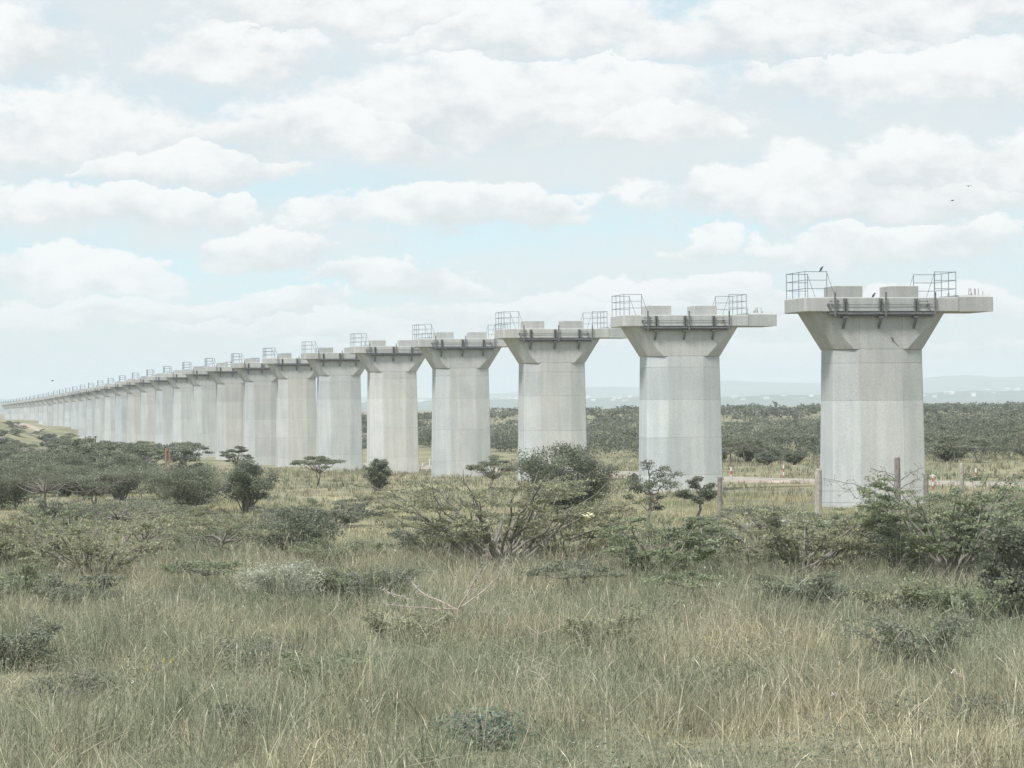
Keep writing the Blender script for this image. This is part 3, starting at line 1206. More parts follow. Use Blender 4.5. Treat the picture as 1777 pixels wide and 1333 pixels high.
plant_at("thorn_bush", 'bare', 160, 1012, 0, 304, 888, "nearly leafless spreading thorn bush in the left foreground", "bush", 22, O_, 1.3)
plant_at("thorn_bush", 'spread', 46, 1000, -70, 120, 900, "feathery thorn bush at the left edge of the foreground", "bush", 23, O_, 1.0)
plant_at("thorn_bush", 'spread', 560, 915, 500, 690, 862, "low thin thorn bush in the golden meadow", "bush", 24, D_, 0.9)
plant_at("silvery_shrub", 'dense', 492, 1050, 412, 572, 962, "pale silvery flowering shrub in the left foreground", "shrub", 25, LEAF_SILVER, 0.8, 0.03)
plant_at("thorn_bush", 'spread', 762, 975, 680, 832, 900, "low thorn bush left of the arching bush", "bush", 26, D_, 1.1)
plant_at("thorn_bush", 'dense', 1240, 985, 1180, 1302, 915, "dark low bush left of the fallen log", "bush", 27, D_, 1.0)
plant_at("thorn_bush", 'dense', 1560, 992, 1490, 1642, 915, "dark bush growing round the tall wooden post", "bush", 28, D_, 0.9)
rt = np.random.RandomState(12)
for side, lab, spots in (("left", "%s from the left among the low tangled thorn bushes of the left middle ground", [(40, 948, 60), (110, 955, 70), (230, 950, 80), (300, 930, 60), (340, 960, 70), (440, 940, 60), (270, 985, 70), (590, 985, 60), (95, 925, 55), (190, 915, 55), (360, 1035, 60), (130, 1060, 55), (600, 1045, 50), (15, 1050, 60)]),
                         ("right", "%s from the left among the low tangled thorn bushes of the right middle ground", [(1090, 960, 60), (1180, 965, 60), (1320, 960, 70), (1480, 985, 80), (1450, 950, 60), (1600, 1000, 80), (1690, 960, 80), (1745, 1000, 80), (1720, 925, 60), (1290, 1000, 60), (1190, 1050, 55), (1390, 1060, 60), (1560, 1070, 60), (1680, 1090, 70), (1000, 1040, 60)])):
    for k, (px, b, hw) in enumerate(spots):
        plant_at("thorn_bush", ('spread', 'bare', 'umbrella', 'spread')[k % 4], px, b, px - hw * 1.3, px + hw * 1.3, b - hw * rt.uniform(.95, 1.4), lab % ORD[sorted(q[0] for q in spots).index(px)], "bush", 500 + k + (50 if side == "right" else 0),
                 (O_, G_, D_)[k % 3], 0.8, 0.04, "low tangled thorn bushes, %s middle ground" % side)
plant_at("thorn_bush", 'bare', 1636, 1000, 1480, 1800, 808, "tall wispy thorn bush with bare branches right of the tall post", "bush", 31, G_, 1.6)
plant_at("thorn_bush", 'bare', 1752, 985, 1640, 1880, 812, "wispy thorn bush reaching out of the right edge above the dark bush", "bush", 32, O_, 1.6)
plant_at("thorn_bush", 'bare', 980, 985, 880, 1110, 872, "wispy olive thorn bush below the yellow bag", "bush", 33, O_, 1.6)
SH = "dark herb clumps in the foreground grass"
for k, (px, b, l, rr, t, colr, lab) in enumerate([
        (440, 1160, 368, 522, 1085, D_, "dark leafy clump under the silvery shrub in the left foreground grass"),
        (30, 1165, -50, 84, 1080, D_, "dark leafy clump at the left edge of the foreground grass"),
        (1140, 1085, 1080, 1200, 1015, G_, "green leafy clump below the feathery low bush"),
        (1340, 1098, 1285, 1392, 1030, D_, "dark leafy clump in the grass below the fallen log"),
        (1600, 1165, 1500, 1702, 1075, D_, "wide dark leafy clump in the right foreground grass"),
        (835, 1300, 755, 925, 1200, (0.21, 0.26, 0.205), "deep green leafy clump at the bottom centre of the grass"),
        (408, 1275, 352, 456, 1205, D_, "small dark leafy clump at the bottom left of the grass"),
        (650, 1050, 596, 712, 985, D_, "dark leafy clump left of the bleached branch"),
        (930, 1020, 880, 985, 960, G_, "green leafy clump right of the arching thorn bush"),
        (120, 1215, 40, 200, 1150, D_, "dark spreading leafy clump in the lower left grass"),
        (1040, 1130, 985, 1110, 1065, O_, "olive leafy clump right of the bleached branch"),
        (1450, 1120, 1390, 1520, 1060, G_, "green leafy clump between the two dark right-hand clumps"),
        (250, 1085, 180, 320, 1025, O_, "olive leafy clump below the nearly leafless bush"),
        (700, 1120, 640, 770, 1068, O_, "olive leafy clump below the bleached branch"),
        (1710, 1260, 1640, 1790, 1190, D_, "dark leafy clump in the bottom right corner"),
        (1230, 1200, 1160, 1300, 1140, O_, "pale olive leafy clump in the lower middle right grass"),
        (560, 1190, 500, 640, 1135, G_, "green leafy clump in the lower middle left grass")]):
    plant_at("leafy_shrub", ('dense', 'bare', 'dense')[k % 3], px, b, l - 15, rr + 15, b - (b - t) * (.75, 1.2, .7)[k % 3], lab, "shrub", 40 + k, tuple(c * 1.12 for c in colr), (0.15, 1.2, 0.16)[k % 3], 0.032, SH)

# scrub: shared meshes, nearest bushes as individuals, the far wood as one mass
TPL = [make_plant(('umbrella', 'dense', 'open', 'umbrella', 'dense')[k], (2.6, 2.1, 3.0, 3.3, 2.4)[k], (2.1, 1.7, 1.5, 2.2, 1.9)[k], 300 + k, 0.55, 0.10, D_) for k in range(5)]


def corridor(x, y):
    d = x - row_x(y)
    return d


def scatter_scrub():
    r = np.random.RandomState(5)
    # individuals: the first rows of the scrub behind the track, and the left slope
    n, used = 0, []
    tries = 0
    while n < 52 and tries < 5000:
        tries += 1
        y = r.uniform(200, 262)
        px = r.uniform(700, 1860)
        x = (px - CX) / F_PX * y
        if corridor(x, y) < 27 + 4 * r.rand():
            continue
        if y < 214 and x > 14:
            continue
        if any((x - a) ** 2 + (y - b) ** 2 < 6.5 for a, b in used):
            continue
        used.append((x, y))
        s = r.uniform(.55, .95)
        put_plant("thorn_bush", TPL[n % 5], (x, y, gz(x, y) - .05), "dark thorn bush in the front rows of the scrub behind the track", "bush",
                  "front rows of the scrub behind the track", r.rand() * 6.28, (s, s, s * r.uniform(.8, 1.05)))
        n += 1
    n = 0
    tries = 0
    while n < 60 and tries < 5000:
        tries += 1
        px, py = r.uniform(-40, 330), r.uniform(785, 862)
        if py < 796 + .22 * min(max(px, 0), 130) or 258 < px < 318:
            continue
        x, y, z = on_ground(px, py, 140, 520)
        if corridor(x, y) > -8 or y > 500:
            continue
        if any((x - a) ** 2 + (y - b) ** 2 < 9 for a, b in used):
            continue
        used.append((x, y))
        s = r.uniform(.6, .95) if px < 110 else r.uniform(.9, 1.35)
        put_plant("thorn_bush", TPL[n % 5], (x, y, gz(x, y) - .05), "dark thorn bush among others on the slope at the left", "bush",
                  "thorn bushes on the left slope", r.rand() * 6.28, (s, s, s * r.uniform(.8, 1.05)))
        n += 1
    for (px, py) in ((16, 741), (31, 742), (40, 751), (24, 750), (122, 768), (95, 774), (150, 786), (176, 790), (205, 797), (232, 802), (250, 806)):
        x, y, z = on_ground(px, py, 380, 700)
        s = r.uniform(.5, .7) if px < 100 else r.uniform(.75, 1.05)
        put_plant("thorn_bush", TPL[(0, 3)[px % 2]], (x, y, z - .05), "small flat-topped thorn bush on the upper part of the left rise", "bush",
                  "thorn bushes on the upper part of the left rise", r.rand() * 6.28, (s, s, s))
    n, tries = 0, 0
    while n < 80 and tries < 9000:
        tries += 1
        px, py = r.uniform(-30, 170), r.uniform(752, 830)
        if py < 752 + .34 * max(px, 0) + 8 and r.rand() < .85:
            continue
        x, y, z = on_ground(px, py, 330, 640)
        if corridor(x, y) > -9 or any((x - a) ** 2 + (y - b) ** 2 < 5 for a, b in used):
            continue
        used.append((x, y))
        s = r.uniform(.5, .85)
        put_plant("thorn_bush", TPL[(1, 4, 0)[n % 3]], (x, y, gz(x, y) - .05), "small dark thorn bush close to the slope fence at the left", "bush",
                  "thorn bushes close to the slope fence", r.rand() * 6.28, (s * 1.2, s * 1.2, s * r.uniform(.6, .9)))
        n += 1
    # far wood
    Vs, Qs, Cs, base = [], [], [], 0

    def batch(y0, y1, cell, nl, size, gapmin, seed):
        nonlocal base
        rr = np.random.RandomState(seed)
        half = 0.24 * y1
        N = int((y1 - y0) * 2 * half / cell)
        y = rr.uniform(y0, y1, N)
        x = rr.uniform(-1, 1, N) * half
        d = x - row_x(y)
        keep = (d > gapmin + 8 * rr.rand(N)) & (np.abs(x) < 0.235 * y)
        pn = fbm(x, y, 26.0, 21)
        keep &= rr.rand(N) < np.clip((pn - 0.40) * 6.0, 0.06, 1)
        for a, b in used:
            keep &= (x - a) ** 2 + (y - b) ** 2 > 5
        x, y = x[keep], y[keep]
        n = len(x)
        z = ground_z(x, y)
        R = rr.uniform(1.2, 3.0, n)
        h = rr.uniform(1.1, 2.5, n) + np.where(rr.rand(n) < .05, 1.2, 0)
        # each bush: a few flattened clumps
        nc = 6
        ca = rr.rand(n, nc) * 6.28
        cr = np.sqrt(rr.rand(n, nc)) * R[:, None] * .8
        cz = h[:, None] * (0.97 - .30 * (cr / R[:, None]) ** 2 - rr.rand(n, nc) * .42)
        tone = rr.uniform(.7, 1.2, (n, nc)) * (.72 + .62 * fbm(x, y, 14.0, 27))[:, None] * rr.uniform(.8, 1.2, (n, 1))
        k = nl // nc
        c = np.stack([x[:, None] + np.cos(ca) * cr, y[:, None] + np.sin(ca) * cr, z[:, None] + cz], -1)
        P = c[:, :, None, :] + rr.normal(0, .5, (n, nc, k, 3)) * (R * .5)[:, None, None, None] * np.array([1, 1, .42])
        T = np.repeat(tone.ravel(), k)
        P = P.reshape(-1, 3)
        V, q, col = leaf_faces(rr, P, size, T, (0.182, 0.194, 0.150))
        Vs.append(V)
        Qs.append(q + base)
        Cs.append(col)
        base += len(V)
    batch(208, 310, 10.5, 210, 0.13, 30, 61)
    batch(310, 450, 15, 120, 0.20, 30, 62)
    batch(450, 640, 21, 72, 0.30, 26, 63)
    batch(640, 900, 30, 42, 0.48, 22, 64)
    me = np_mesh("scrub_wood", np.concatenate(Vs), np.concatenate(Qs), col=np.concatenate(Cs))
    o = mesh_obj("scrub_wood", me, M['leaf'])
    tag(o, "far dark belt of thorn scrub reaching the skyline", "scrub", kind='stuff')


scatter_scrub()


# ------------------------------------------------------------------ grass
def blades(rs, x, y, z, h, w, lean, col, name, label, stems=False):
    n = len(x)
    a = rs.rand(n) * 6.283
    dx, dy = np.cos(a), np.sin(a)
    fa = rs.rand(n) * 6.283
    wx, wy = np.cos(fa) * w * .5, np.sin(fa) * w * .5
    b = np.stack([x, y, z - .03], -1)
    m1 = b + np.stack([dx * lean * .45, dy * lean * .45, h * .55 + .03], -1)
    tip = b + np.stack([dx * lean, dy * lean, h * np.sqrt(np.clip(1 - (lean / (h + .01)) ** 2 * .35, .25, 1)) + .03], -1)
    W = np.stack([wx, wy, np.zeros(n)], -1)
    if stems:   # thin stalk with a thicker seed head
        m2 = m1 + (tip - m1) * .62
        V = np.stack([b - W * .45, b + W * .45, m2 - W * .4, m2 + W * .4, m2 + (tip - m2) * .45 - W * 1.25, m2 + (tip - m2) * .45 + W * 1.25, tip], 1)
        k = np.arange(n)[:, None] * 7
        q = np.concatenate([k + [0, 1, 3, 2], k + [2, 3, 5, 4]])
        t = k + [4, 5, 6]
        per = 7
    else:
        V = np.stack([b - W, b + W, m1 - W * .8, m1 + W * .8, tip], 1)
        k = np.arange(n)[:, None] * 5
        q = k + [0, 1, 3, 2]
        t = k + [2, 3, 4]
        per = 5
    me = np_mesh(name, V.reshape(-1, 3), q, t, col=np.repeat(col, per, axis=0))
    o = mesh_obj(name, me, M['grass'])
    tag(o, label, "grass", kind='stuff')
    return o


TUSSOCK = np.array([(0.205, 0.225, 0.145), (0.335, 0.335, 0.25), (0.45, 0.40, 0.31), (0.255, 0.27, 0.205)])


def sample_fan(rs, n, y0, y1, half=0.222):
    y = np.sqrt(rs.rand(n) * (y1 ** 2 - y0 ** 2) + y0 ** 2)
    x = (rs.rand(n) * 2 - 1) * half * y
    return x, y


def off_road(x, y, pad=2.0):
    ok = np.ones(len(x), bool)
    sel = np.where((y > 100) & (y < 420))[0]
    if len(sel):
        d = np.full(len(sel), 1e9)
        for a, b in ROAD[::2]:
            d = np.minimum(d, (x[sel] - a) ** 2 + (y[sel] - b) ** 2)
        ok[sel] = d > pad ** 2
    for i in range(14):
        cx, cy = pier_pos(i)
        lx = (x - cx) * math.cos(ROW_A) + (y - cy) * math.sin(ROW_A)
        ly = -(x - cx) * math.sin(ROW_A) + (y - cy) * math.cos(ROW_A)
        ok &= ~((np.abs(lx) < 2.4) & (np.abs(ly) < 1.3))
    return ok


def build_grass():
    rs = np.random.RandomState(77)

    def colours(x, y, n, dry_bias, seed):
        p = fbm(x, y, 5.0, 640)
        p2 = fbm(x, y, 1.6, seed + 9)
        t = np.clip((p - .40) * 4.2 + (p2 - .5) * 1.1 + dry_bias + rs.normal(0, .22, n), 0, 1)[:, None]
        g = TUSSOCK[3] * (1 - t) + TUSSOCK[2] * t
        mid = 1 - np.abs(t * 2 - 1)
        g = g * (1 - .5 * mid) + TUSSOCK[1] * .5 * mid
        return g * rs.uniform(.55, 1.5, (n, 1))

    def layer(n, y0, y1, hh, ww, dry, seed, name, label, clump, stems=False, hmin=.45, lean_k=.42, jit=.22, sparse=.25, bright=1.0, tint=(1, 1, 1)):
        # tufts: blades gathered about clump centres
        nc = max(1, n // clump)
        cx, cy = sample_fan(rs, nc, y0, y1)
        dn = fbm(cx, cy, 2.2, seed + 40)
        keep = rs.rand(nc) < np.clip(.30 + (dn - .38) * 4.6, sparse, 1)
        cx, cy = cx[keep], cy[keep]
        rad = rs.uniform(.08, .28, len(cx))
        x = np.repeat(cx, clump) + rs.normal(0, 1, len(cx) * clump) * np.repeat(rad, clump)
        y = np.repeat(cy, clump) + rs.normal(0, 1, len(cx) * clump) * np.repeat(rad, clump)
        hf = np.repeat(rs.uniform(.7, 1.2, len(cx)), clump)
        cj = np.repeat(rs.normal(0, jit, len(cx)), clump)
        tj = np.repeat(rs.uniform(.6, 1.45, len(cx)), clump)
        ok = off_road(x, y)
        x, y, hf, cj, tj = x[ok], y[ok], hf[ok], cj[ok], tj[ok]
        m = len(x)
        z = ground_z(x, y)
        hn = .30 + 1.0 * fbm(x, y, 4.5, 650) + 1.5 * np.clip(fbm(x, y, 1.3, 660, 2) - .42, 0, 1)
        h = hh * hn * hf * rs.uniform(hmin, 1.15, m)
        lean = h * np.clip(np.abs(rs.normal(0, lean_k, m)), .03, 1.25)
        w = ww * rs.uniform(.6, 1.3, m)
        blades(rs, x, y, z, h, w, lean, colours(x, y, m, dry + cj, seed) * (tj * bright)[:, None] * np.array(tint), name, label, stems)
    layer(200000, 29, 80, .45, .0092, -.30, 500, "tall_grass", "fine tangled grey-green grass filling the foreground", 9, lean_k=1.1, sparse=.10, tint=(1.01, 1.03, .92))
    layer(140000, 29, 88, .82, .0098, -.10, 510, "tussock_grass", "bunched tussocks of coarse grass in the foreground", 36, lean_k=.85, jit=.6, sparse=.02, tint=(1.02, 1.02, .93))
    layer(46000, 29, 94, .95, .0092, .35, 520, "seeding_grass", "thin dry seed stalks standing above the foreground grass", 3, True, .4, lean_k=.75, jit=.40, bright=1.12, sparse=.06)
    # broken and leaning dry stalks lying through the grass
    n = 5000
    x, y = sample_fan(rs, n, 29, 90)
    P0 = np.stack([x, y, ground_z(x, y) + rs.uniform(.05, .45, n)], -1)
    a, e, ln = rs.rand(n) * 6.283, rs.uniform(.1, 1.2, n), rs.uniform(.25, .75, n)
    dv = np.stack([np.cos(a) * np.cos(e), np.sin(a) * np.cos(e), np.sin(e)], -1) * ln[:, None]
    Wd = np.cross(dv, rs.normal(0, 1, (n, 3)))
    Wd *= (.006 / (np.linalg.norm(Wd, axis=1) + 1e-9))[:, None]
    V = np.stack([P0 - Wd, P0 + Wd, P0 + dv + Wd * .6, P0 + dv - Wd * .6], 1).reshape(-1, 3)
    col = np.repeat(np.array([(.44, .39, .31)]) * rs.uniform(.55, 1.25, (n, 1)), 4, axis=0)
    o = mesh_obj("broken_stalks", np_mesh("broken_stalks", V, np.arange(n * 4).reshape(n, 4), col=col), M['grass'])
    tag(o, "broken pale stalks leaning through the foreground grass", "grass", kind='stuff')
    layer(130000, 78, 142, .34, .016, .20, 540, "meadow_grass", "short golden grass of the meadow in front of the piers", 12, lean_k=.6, bright=1.0, tint=(1.03, 1.02, .87))
    layer(90000, 138, 300, .36, .045, .18, 560, "far_grass", "pale grass between the track and the scrub", 8, bright=.78, tint=(1.0, 1.01, .92))
    # low broad-leaved herbs under the grass
    n = 180000
    cx, cy = sample_fan(rs, n // 30, 30, 92)
    keep = fbm(cx, cy, 4.0, 610) > .43
    cx, cy = np.repeat(cx[keep], 30), np.repeat(cy[keep], 30)
    tn = np.repeat(rs.uniform(.6, 1.35, keep.sum()), 30)
    x, y = cx + rs.normal(0, .22, len(cx)), cy + rs.normal(0, .22, len(cx))
    C = np.stack([x, y, ground_z(x, y) + np.abs(rs.normal(0, .22, len(x))) + .03], -1)
    V, q, col = leaf_faces(rs, C, .024, tn, (.28, .305, .245))
    o = mesh_obj("herbs", np_mesh("herbs", V, q, col=col), M['leaf'])
    tag(o, "low leafy herbs growing between the foreground grasses", "herbs", kind='stuff')
    # ankle-high thorny undergrowth in irregular patches
    m = 110
    cx, cy = sample_fan(rs, 1500, 30, 98)
    keep = fbm(cx, cy, 6.0, 633) > .50
    cx, cy = cx[keep], cy[keep]
    nc = len(cx)
    rad, hg, tn = rs.uniform(.2, .75, nc), rs.uniform(.3, .75, nc), rs.uniform(.7, 1.25, nc)
    a, d = rs.rand(nc, m) * 6.283, np.sqrt(rs.rand(nc, m))
    x = (cx[:, None] + np.cos(a) * d * rad[:, None] * 1.5).ravel()
    y = (cy[:, None] + np.sin(a) * d * rad[:, None] * 1.5).ravel()
    zz = (hg[:, None] * (1 - .6 * d ** 2) * rs.uniform(.25, 1.05, (nc, m))).ravel()
    V, q, col = leaf_faces(rs, np.stack([x, y, ground_z(x, y) + zz], -1), .028, np.repeat(tn, m), (.235, .255, .185))
    o = mesh_obj("undergrowth", np_mesh("undergrowth", V, q, col=col), M['leaf'])
    tag(o, "patchy low thorny undergrowth between the grass tussocks", "undergrowth", kind='stuff')
    # small white and yellow flowers on stalks
    for nm, colr, n, lab in (("white_flowers", (.80, .80, .78), 80, "scattered small white flowers in the foreground grass"), ("yellow_flowers", (.75, .60, .12), 14, "few small yellow flowers in the foreground grass")):
        x, y = sample_fan(rs, n, 32, 95)
        z = ground_z(x, y)
        h = rs.uniform(.5, .95, n)
        c = np.stack([x, y, z + h], -1)
        V, q, col = [], [], []
        for k in range(n):
            R = rs.uniform(.010, .022)
            pts = rs.normal(0, 1, (5, 3)) * R
            for p0 in pts:
                t = rs.normal(0, 1, 3)
                t /= np.linalg.norm(t)
                b2 = np.cross(t, rs.normal(0, 1, 3))
                b2 /= np.linalg.norm(b2)
                i = len(V)
                V += [c[k] + p0 - t * R, c[k] + p0 - b2 * R * .6, c[k] + p0 + t * R, c[k] + p0 + b2 * R * .6]
                q.append((i, i + 1, i + 2, i + 3))
                col += [colr] * 4
            i = len(V)
            V += [(x[k] - .004, y[k], z[k]), (x[k] + .004, y[k], z[k]), (x[k] + .003, y[k], z[k] + h[k]), (x[k] - .003, y[k], z[k] + h[k])]
            q.append((i, i + 1, i + 2, i + 3))
            col += [(.25, .27, .18)] * 4
        o = mesh_obj(nm, np_mesh(nm, np.array(V), np.array(q), col=np.array(col)), M['grass'])
        tag(o, lab, "flowers", kind='stuff')


build_grass()


# ------------------------------------------------------------------ posts, stakes, log, fences
def wood_post(name, px, top, dist, wpx, mat, label, lean=0.0, group=None):
    x, y, zt = ray(px, top, dist)
    g = gz(x, y)
    r = wpx / 2 / (F_PX / dist)
    h = zt - g
    rg = random.Random(int(px))
    bm = bmesh.new()
    rings = []
    n = 9
    for k in range(7):
        f = k / 6
        rr = r * (1.08 - .14 * f)
        rings.append([(math.cos(t) * rr * rg.uniform(.9, 1.08) + lean * f, math.sin(t) * rr * rg.uniform(.9, 1.08), -0.3 + (h + .3) * f + (rg.uniform(-.03, .03) if k == 6 else 0))
                      for t in [2 * math.pi * j / n for j in range(n)]])
    loft(bm, rings)
    o = mesh_obj(name, bm_mesh(name, bm), mat, None, (x, y, g))
    tag(o, label, "post", group)
    return o, Vector((x, y, g)), h


FG = "posts of the old wooden fence"
pa = wood_post("fence_post", 1419, 815, 100, 13, M['palepost'], "stout pale wooden fence post at the left edge of the nearest pier", 0.02, FG)
pb = wood_post("fence_post", 1557, 794, 88, 11, M['post'], "tallest dark wooden post in front of the nearest pier", 0.0, FG)
pc = wood_post("fence_post", 1249, 828, 106, 9, M['post'], "grey wooden fence post beside the small upright thorn tree", 0.0, FG)
pd = wood_post("fence_post", 1607, 822, 104, 9, M['post'], "dark wooden fence post at the right edge of the nearest pier", 0.0, FG)
pe = wood_post("fence_post", 1668, 804, 112, 8, M['palepost'], "thin pale fence post before the track at the right", 0.03, FG)


def dead_twigs():
    """thorny twigs growing up beside the tall post"""
    root = empty("thorn_sapling", (pb[1].x, pb[1].y - .35, pb[1].z))
    tag(root, "leafless thorny sapling spreading twigs across the nearest pier", "sapling")
    p = Plant(91)
    s = F_PX / 88
    for (qx, qy) in ((1510, 812), (1500, 832), (1522, 838), (1600, 812), (1604, 826), (1602, 848), (1430, 830), (1462, 848)):
        X, Y, Z = ray(qx, qy, 87.6)
        e = np.array([X, Y, Z]) - np.array(root.location)
        b = np.array([0, 0, max(.3, e[2] - (.45 if qx > 1470 else 0.9))])
        P = p.path(b, e, .10, 9, .025)
        p.tube(P, .022, .006, 4)
        for j in range(10):
            c = P[p.r.randint(3, 9)]
            d = p.r.normal(0, 1, 3) * .16
            p.tube([c, c + d * .5, c + d], .008, .003, 3)
            p.cloud(c + d, 5, .10, .6, 1.0)
    p.tube(p.path((0, 0, -.1), (0, 0, 3.0), 0, 8, .01), .05, .02, 5)
    C, T = np.concatenate(p.lc), np.concatenate(p.lt)
    V, q, col = leaf_faces(p.r, C, .03, T, LEAF_DARK)
    a = np_mesh("twigs", np.concatenate(p.tv), np.concatenate(p.tq))
    mesh_obj("twigs", a, M['bark'], root)
    mesh_obj("leaves", np_mesh("leaves", V, q, col=col), M['leaf'], root)


dead_twigs()


def wires():
    seq = [(pc, .9), (pa, 1.0), (pd, 1.0), (pe, 1.0)]
    tops = [Vector((p[1].x, p[1].y, p[1].z)) for p, _ in seq] + [Vector((pe[1].x + 9, pe[1].y - 14, pe[1].z))]
    root = empty("wire_fence", pa[1])
    tag(root, "thin sagging wires strung between the old fence posts", "wire")
    for h in (0.7, 1.15, 1.6):
        bm = bmesh.new()
        for a, b in zip(tops[:-1], tops[1:]):
            prev = None
            for k in range(7):
                f = k / 6
                q = a.lerp(b, f) + Vector((0, 0, h - .25 * f * (1 - f)))
                q -= pa[1]
                if prev is not None:
                    add_bar(bm, prev, q, .007, 3)
                prev = q
        mesh_obj("wire", bm_mesh("wire", bm), M['wire'], root)


wires()


def log(name, a, b, wpx, label, mat):
    A, B = Vector(on_ground(*a)), Vector(on_ground(*b))
    r = wpx / 2 / (F_PX / A.y)
    c = (A + B) / 2
    bm = bmesh.new()
    rg = random.Random(3)
    d = B - A
    n = 10
    side = Vector((-d.y, d.x, 0)).normalized()
    up = Vector((0, 0, 1))
    rings = []
    for k in range(n + 1):
        f = k / n
        p = A.lerp(B, f) - c + Vector((0, 0, r * .9 + .05 + .05 * math.sin(f * 7)))
        rr = r * (1.1 - .3 * f) * rg.uniform(.88, 1.12)
        rings.append([p + side * math.cos(t) * rr + up * math.sin(t) * rr * rg.uniform(.85, 1.1) for t in [2 * math.pi * j / 8 for j in range(8)]])
    loft(bm, rings)
    for k in (3, 6, 8):
        q = rings[k][1]
        add_bar(bm, q, q + Vector((rg.uniform(-.2, .2), -.1, rg.uniform(.12, .3))), .025, 5, .008)
    o = mesh_obj(name, bm_mesh(name, bm, 0, True), mat, None, c)
    tag(o, label, "log")


log("fallen_log", (1296, 920), (1482, 910), 11, "long bleached log lying in the grass at the foot of the pale post", M['palepost'])
log("fallen_log", (1596, 905), (1652, 922), 7, "short bleached log lying right of the tall post", M['palepost'])


def stake(px, base, hpx, wpx, label, bands, lean=0.0):
    x, y, g = on_ground(px, base, 100, 400)
    s = F_PX / y
    h, r = hpx / s, wpx / 2.5 / s
    root = empty("marker_stake", (x, y, g))
    root.rotation_euler = (0, lean, 0)
    tag(root, label, "stake", "red and white marker stakes along the track")
    z = h
    for k in range(bands):
        z0 = h * (1 - (k + 1) / bands)
        z1 = h * (1 - k / bands)
        bm = bmesh.new()
        n = 8
        rr = r * (1.0 if k % 2 == 0 else 1.012)
        zz0 = z0 if k < bands - 1 else -.25
        rings = [[(math.cos(t) * q, math.sin(t) * q, zq) for t in [2 * math.pi * j / n for j in range(n)]]
                 for q, zq in ((rr, zz0), (rr, z1 - (.02 if k == 0 else 0)), (rr * (.8 if k == 0 else 1), z1))]
        loft(bm, rings)
        mesh_obj("white_band" if k % 2 == 0 else "red_band", bm_mesh("band", bm), M['white'] if k % 2 == 0 else M['red'], root)
    return root


stake(1269, 830, 19, 3.4, "red and white stake nearest the second pier", 3)
stake(1360, 831, 24, 3.0, "red and white stake midway between the first and second piers", 4)
stake(1424, 836, 20, 3.8, "red and white stake just right of the stout pale post", 3)
sroot = stake(1619, 850, 27, 3.6, "red and white stake with a white crossbar at the right of the nearest pier", 4)
bmx = bmesh.new()
add_bar(bmx, (-.17, 0, .80), (.15, 0, .79), .032, 6)
mesh_obj("crossbar", bm_mesh("crossbar", bmx), M['white'], sroot)
stake(1693, 834, 21, 3.6, "rightmost red and white stake beyond the thin pale post", 3, 0.04)
stake(734, 812, 9, 2.4, "white stake at the right foot of the fifth pier", 1)
stake(746, 810, 14, 2.8, "white stake at the left foot of the fourth pier", 1)
stake(871, 806, 6, 4.0, "small white stake behind the small flat-topped tree", 1)

RP = "rust-red posts beside the dense bush"
wood_post("red_post", 287, 779, 150, 3.4, M['redpost'], "left one of two rust-red posts against the far piers", 0.05, RP)
wood_post("red_post", 294, 780, 150.4, 2.6, M['redpost'], "right one of two rust-red posts against the far piers", 0.03, RP)


def slope_fence():
    root_p = on_ground(60, 785, 380, 560)
    root = empty("slope_fence", root_p)
    tag(root, "long fence of pale posts climbing the slope at the left", "fence")
    bm = bmesh.new()
    n = 9
    loft(bm, [[(math.cos(t) * .13, math.sin(t) * .13, z) for t in [2 * math.pi * j / 6 for j in range(6)]] for z in (-.3, 1.6)])
    me = bm_mesh("post", bm)
    prev = []
    a, b = on_ground(-20, 762, 420, 520), on_ground(116, 806, 330, 440)
    N = 40
    tops = []
    for k in range(N):
        f = k / (N - 1)
        x, y = a[0] + (b[0] - a[0]) * f, a[1] + (b[1] - a[1]) * f
        z = gz(x, y)
        o = mesh_obj("post", me, M['palepost'], root, (x - root_p[0], y - root_p[1], z - root_p[2]))
        o.rotation_euler = (random.uniform(-.05, .05), random.uniform(-.05, .05), 0)
        tops.append(Vector((x - root_p[0], y - root_p[1], z - root_p[2])))
    for h in (.6, 1.05, 1.5):
        bm = bmesh.new()
        for p, q in zip(tops[:-1], tops[1:]):
            add_bar(bm, p + Vector((0, 0, h)), q + Vector((0, 0, h)), .014, 3)
        mesh_obj("wire", bm_mesh("wire", bm), M['wire'], root)


slope_fence()


